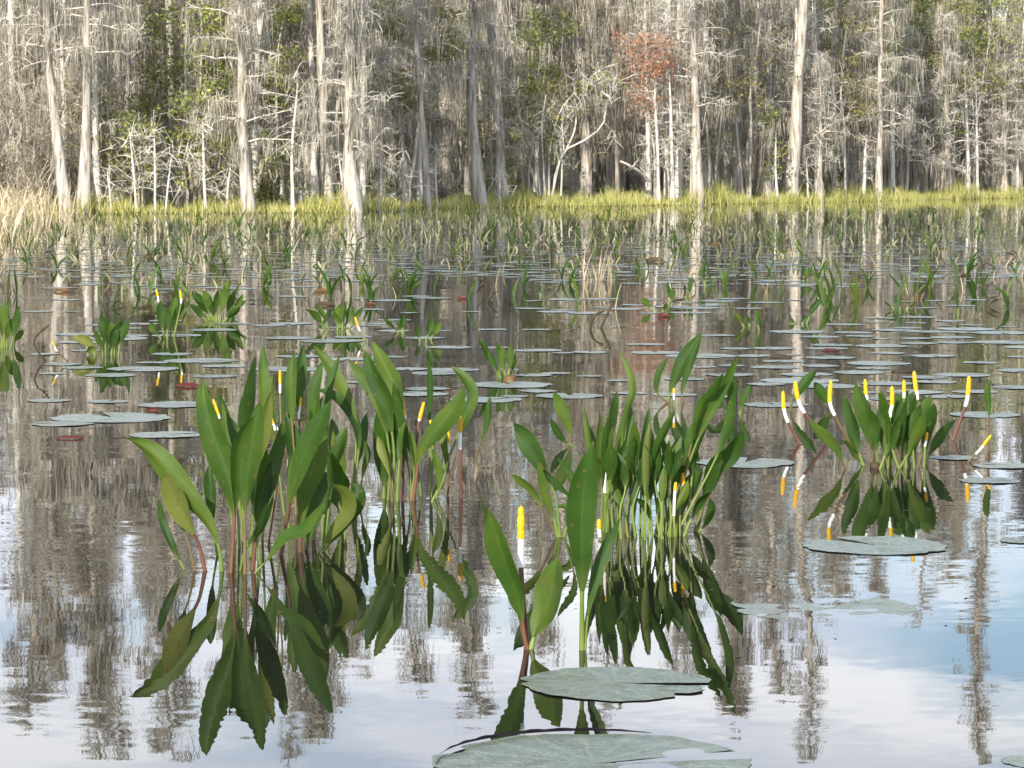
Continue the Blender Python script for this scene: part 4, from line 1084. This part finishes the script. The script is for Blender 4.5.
while cnt < 1000:
    py = 226 + 52 * N.uniform() ** .8; px = N.uniform(-150, 1174); g = G(px, py); r = N.uniform(.07, .13)
    if any((g.x-a)**2 + (g.y-b)**2 < ((r + c) * .9) ** 2 for a, b, c in pads_xy): cnt += .05; continue
    pads_xy.append((g.x, g.y, r)); cnt += 1
    a = N.uniform(0, 6.28); c_, s_ = math.cos(a), math.sin(a)
    v = base * [r, r, .09]; v = np.stack([v[:, 0]*c_ - v[:, 1]*s_ + g.x, v[:, 0]*s_ + v[:, 1]*c_ + g.y, v[:, 2] + .001], 1)
    mb.add(v, qd)
tag(mb.build('far_lily_pads', M['pad']), 'carpet of far lily pads thinning to grey lines towards the bank', 'lily pads', kind='stuff')

# specks of litter floating between the plants
mb = MB(); n = 260; N = np.random.default_rng(8)
pt = np.array([G(N.uniform(-20, 1044), 330 + 330 * N.uniform() ** 1.3) for _ in range(n)]); pt[:, 2] = .004
a = N.uniform(0, 6.28, n); L = N.uniform(.003, .010, n)[:, None]; A_ = np.stack([np.cos(a), np.sin(a), 0*a], 1); B_ = np.stack([-np.sin(a), np.cos(a), 0*a], 1) * .45
mb.add(np.stack([pt - A_*L, pt + B_*L, pt + A_*L + [0, 0, .002], pt - B_*L], 1).reshape(-1, 3), np.arange(n*4).reshape(-1, 4))
tag(mb.build('floating_litter', M['rust_pad'], smooth=False), 'tiny brown specks of plant litter floating on the water', 'litter', kind='stuff')

# curled, dead and red lily leaves
def curled(px, py, wpx, label, mat, lift=.6, rz=0.0, seed=1):
    g = G(px, py); r = wpx * g.y / FPX / 2
    rg = np.random.default_rng(seed)
    nu, nv = 12, 9
    u = np.linspace(-1, 1, nu); t = np.linspace(0, 1, nv)
    w_ = np.sqrt(np.clip(1 - (np.abs(u)) ** 2.4, .01, 1))
    X = np.repeat(u[:, None], nv, 1) * r
    ang = (t[None] - .25) * PI * lift * 1.2
    Yv = np.sin(ang) * w_[:, None] * r * .6
    Z = (1 - np.cos(ang)) * w_[:, None] * r * .42 + .004 + rg.normal(0, .012 * r, (nu, nv))
    v = np.stack([X, Yv, Z], -1).reshape(-1, 3)
    i = np.arange(nu-1)[:, None]*nv; j = np.arange(nv-1)[None]
    mb = MB(); mb.add(v, np.stack([i+j, i+nv+j, i+nv+j+1, i+j+1], -1).reshape(-1, 4))
    o = mb.build('curled_lily_leaf', M[mat]); o.location = g; o.rotation_euler = (0, 0, rz)
    md = o.modifiers.new('thickness', 'SOLIDIFY'); md.thickness = .002
    return tag(o, label, 'lily leaf')
curled(325, 306, 21, 'large dark brown curled lily leaf behind the clump with five bright leaves', 'dead', .5, .1, 1)
curled(323, 292, 17, 'rusty lily leaf lying folded behind the large dark brown curled one', 'rust_pad', .5, 0, 2)
curled(188, 387, 24, 'dark red folded lily leaf left of the tall left-front clump', 'red_pad', .4, .1, 3)
curled(152, 413, 11, 'small reddish bud-like folded leaf on the ragged left pad', 'red_pad', .9, 0, 4)
curled(70, 439, 28, 'dark reddish lily leaf floating flat by itself, lower left of the ragged pad', 'red_pad', .3, 0, 5)
curled(62, 292, 17, 'rust-brown lily leaf on the far left water', 'rust_pad', .5, 0, 6)
curled(655, 262, 19, 'dark lily leaf rolled up before the dry tuft, right of it', 'dead', .6, 0, 7)
curled(716, 245, 10, 'small dark brown rolled leaf on the far water near the middle', 'rust_pad', .5, 0, 8)
curled(664, 317, 12, 'bright reddish-brown scrap of lily leaf beside the cupped leaf', 'red_pad', .7, 0, 9)
curled(462, 299, 10, 'small red-brown lily leaf left of the centre on the far pads', 'red_pad', .6, 0, 10)
curled(370, 305, 9, 'small reddish lily leaf right of the large dark brown curled one', 'red_pad', .6, 0, 11)
curled(780, 358, 22, 'low dark brown leaf floating left of the right flowering clump, further back', 'dead', .4, 0, 12)
curled(830, 351, 17, 'thin reddish-brown leaf floating among the right pads', 'red_pad', .35, 0, 13)
curled(903, 372, 24, 'dark thin twig-like leaf floating behind the right flowering clump', 'dead', .25, .1, 14)
curled(966, 276, 11, 'dark rolled leaf on the far right water', 'dead', .5, 0, 15)
curled(265, 443, 12, 'dark folded leaf on the water behind the tall left-front clump', 'dead', .8, 0, 16)
o = clump('brown fibrous root ball floating under the clump left of the large dense one', (510, 381), name='root_ball'); o['category'] = 'root'
mb = MB(); k = np.array([(0, 0, z_) for z_ in np.linspace(-.02, .026, 9)]); tube(mb, k, .028 * np.sqrt(np.clip(1 - np.linspace(-.9, .97, 9) ** 2, .02, 1)), 10, lump=.25)
mb.build('ball', M['rust_pad'], o)

# ------------------------------------------------------------------ small sprigs further out
def sprig(kind, seed):
    rg = random.Random(seed); mb = MB()
    if kind == 'green':
        for k in range(rg.choice((1, 2, 2, 3))):
            h = rg.uniform(.07, .19); a = rg.uniform(-1, 1)
            p = spline([(0, 0, -.02), (a*.03, rg.uniform(-.02, .02), h*.5), (a*.1, rg.uniform(-.05, .05), h)], 8)
            t = np.linspace(0, 1, 8); wd = .013 * np.maximum(.18, (t**.7)*(1-t**2)**.8*1.5); wd[-1] = .001
            tg, sa, sb = frames(p); ph = rg.uniform(-.7, .7); side = sa*math.cos(ph) + sb*math.sin(ph)
            V = np.stack([p - side*wd[:, None], p + sb*.15*wd[:, None], p + side*wd[:, None]], 1).reshape(-1, 3)
            i = np.arange(7)[:, None]*3; j = np.arange(2)[None]
            mb.add(V, np.stack([i+j, i+j+1, i+3+j+1, i+3+j], -1).reshape(-1, 4), np.stack([np.tile([0, .5, 1], 8), np.repeat(t, 3)], 1))
        return mb.mesh('water_sprig', M['leaf'])
    if kind == 'brown':
        for k in range(rg.choice((1, 2))):
            h = rg.uniform(.04, .10); a = rg.choice((-1, 1))
            tube(mb, spline([(0, 0, -.02), (a*rg.uniform(.01, .05), 0, h*.6), (a*rg.uniform(.05, .11), rg.uniform(-.03, .03), h)], 9), [.004]*4 + [.008]*3 + [.005, .002], 6)
        return mb.mesh('brown_sprig', M['dead'])
    for k in range(rg.choice((1, 1, 2))):
        h = rg.uniform(.06, .2); a = rg.uniform(-.08, .08)
        tube(mb, spline([(0, 0, -.02), (a*.4, 0, h*.5), (a, 0, h)], 6), [.004, .004, .0035, .003, .003, .002], 5)
    return mb.mesh('pale_reed', M['straw'])
SP = {k: [sprig(k, 10*i + len(k)) for i in range(7)] for k in ('green', 'brown', 'pale')}
INFO = {'green': ('water_sprig', 'small green sprig of a few leaves poking out of the far water among many alike', 'water plant', 'small green sprigs over the far water'),
        'brown': ('brown_sprig', 'small dark withered stem bent over the far water among many alike', 'withered stem', 'withered stems over the far water'),
        'pale': ('pale_reed', 'thin pale upright reed standing in the far water among many alike', 'reed', 'pale reeds over the far water')}
for k, cnt in (('green', 200), ('brown', 36), ('pale', 56)):
    nm, lab, cat, grp = INFO[k]
    for i in range(cnt):
        y_ = 214 + 95 * R.random() ** 1.2; x_ = R.uniform(-15, 1040)
        g = G(x_, y_)
        o = bpy.data.objects.new(nm, R.choice(SP[k])); C.objects.link(o)
        o.location = g; o.rotation_euler = (0, 0, R.uniform(-.6, .6) + R.choice((0, PI))); s_ = R.uniform(.7, 1.3) * (1 if y_ > 235 else 1.25)
        o.scale = (s_, s_, s_); tag(o, lab, cat, grp)
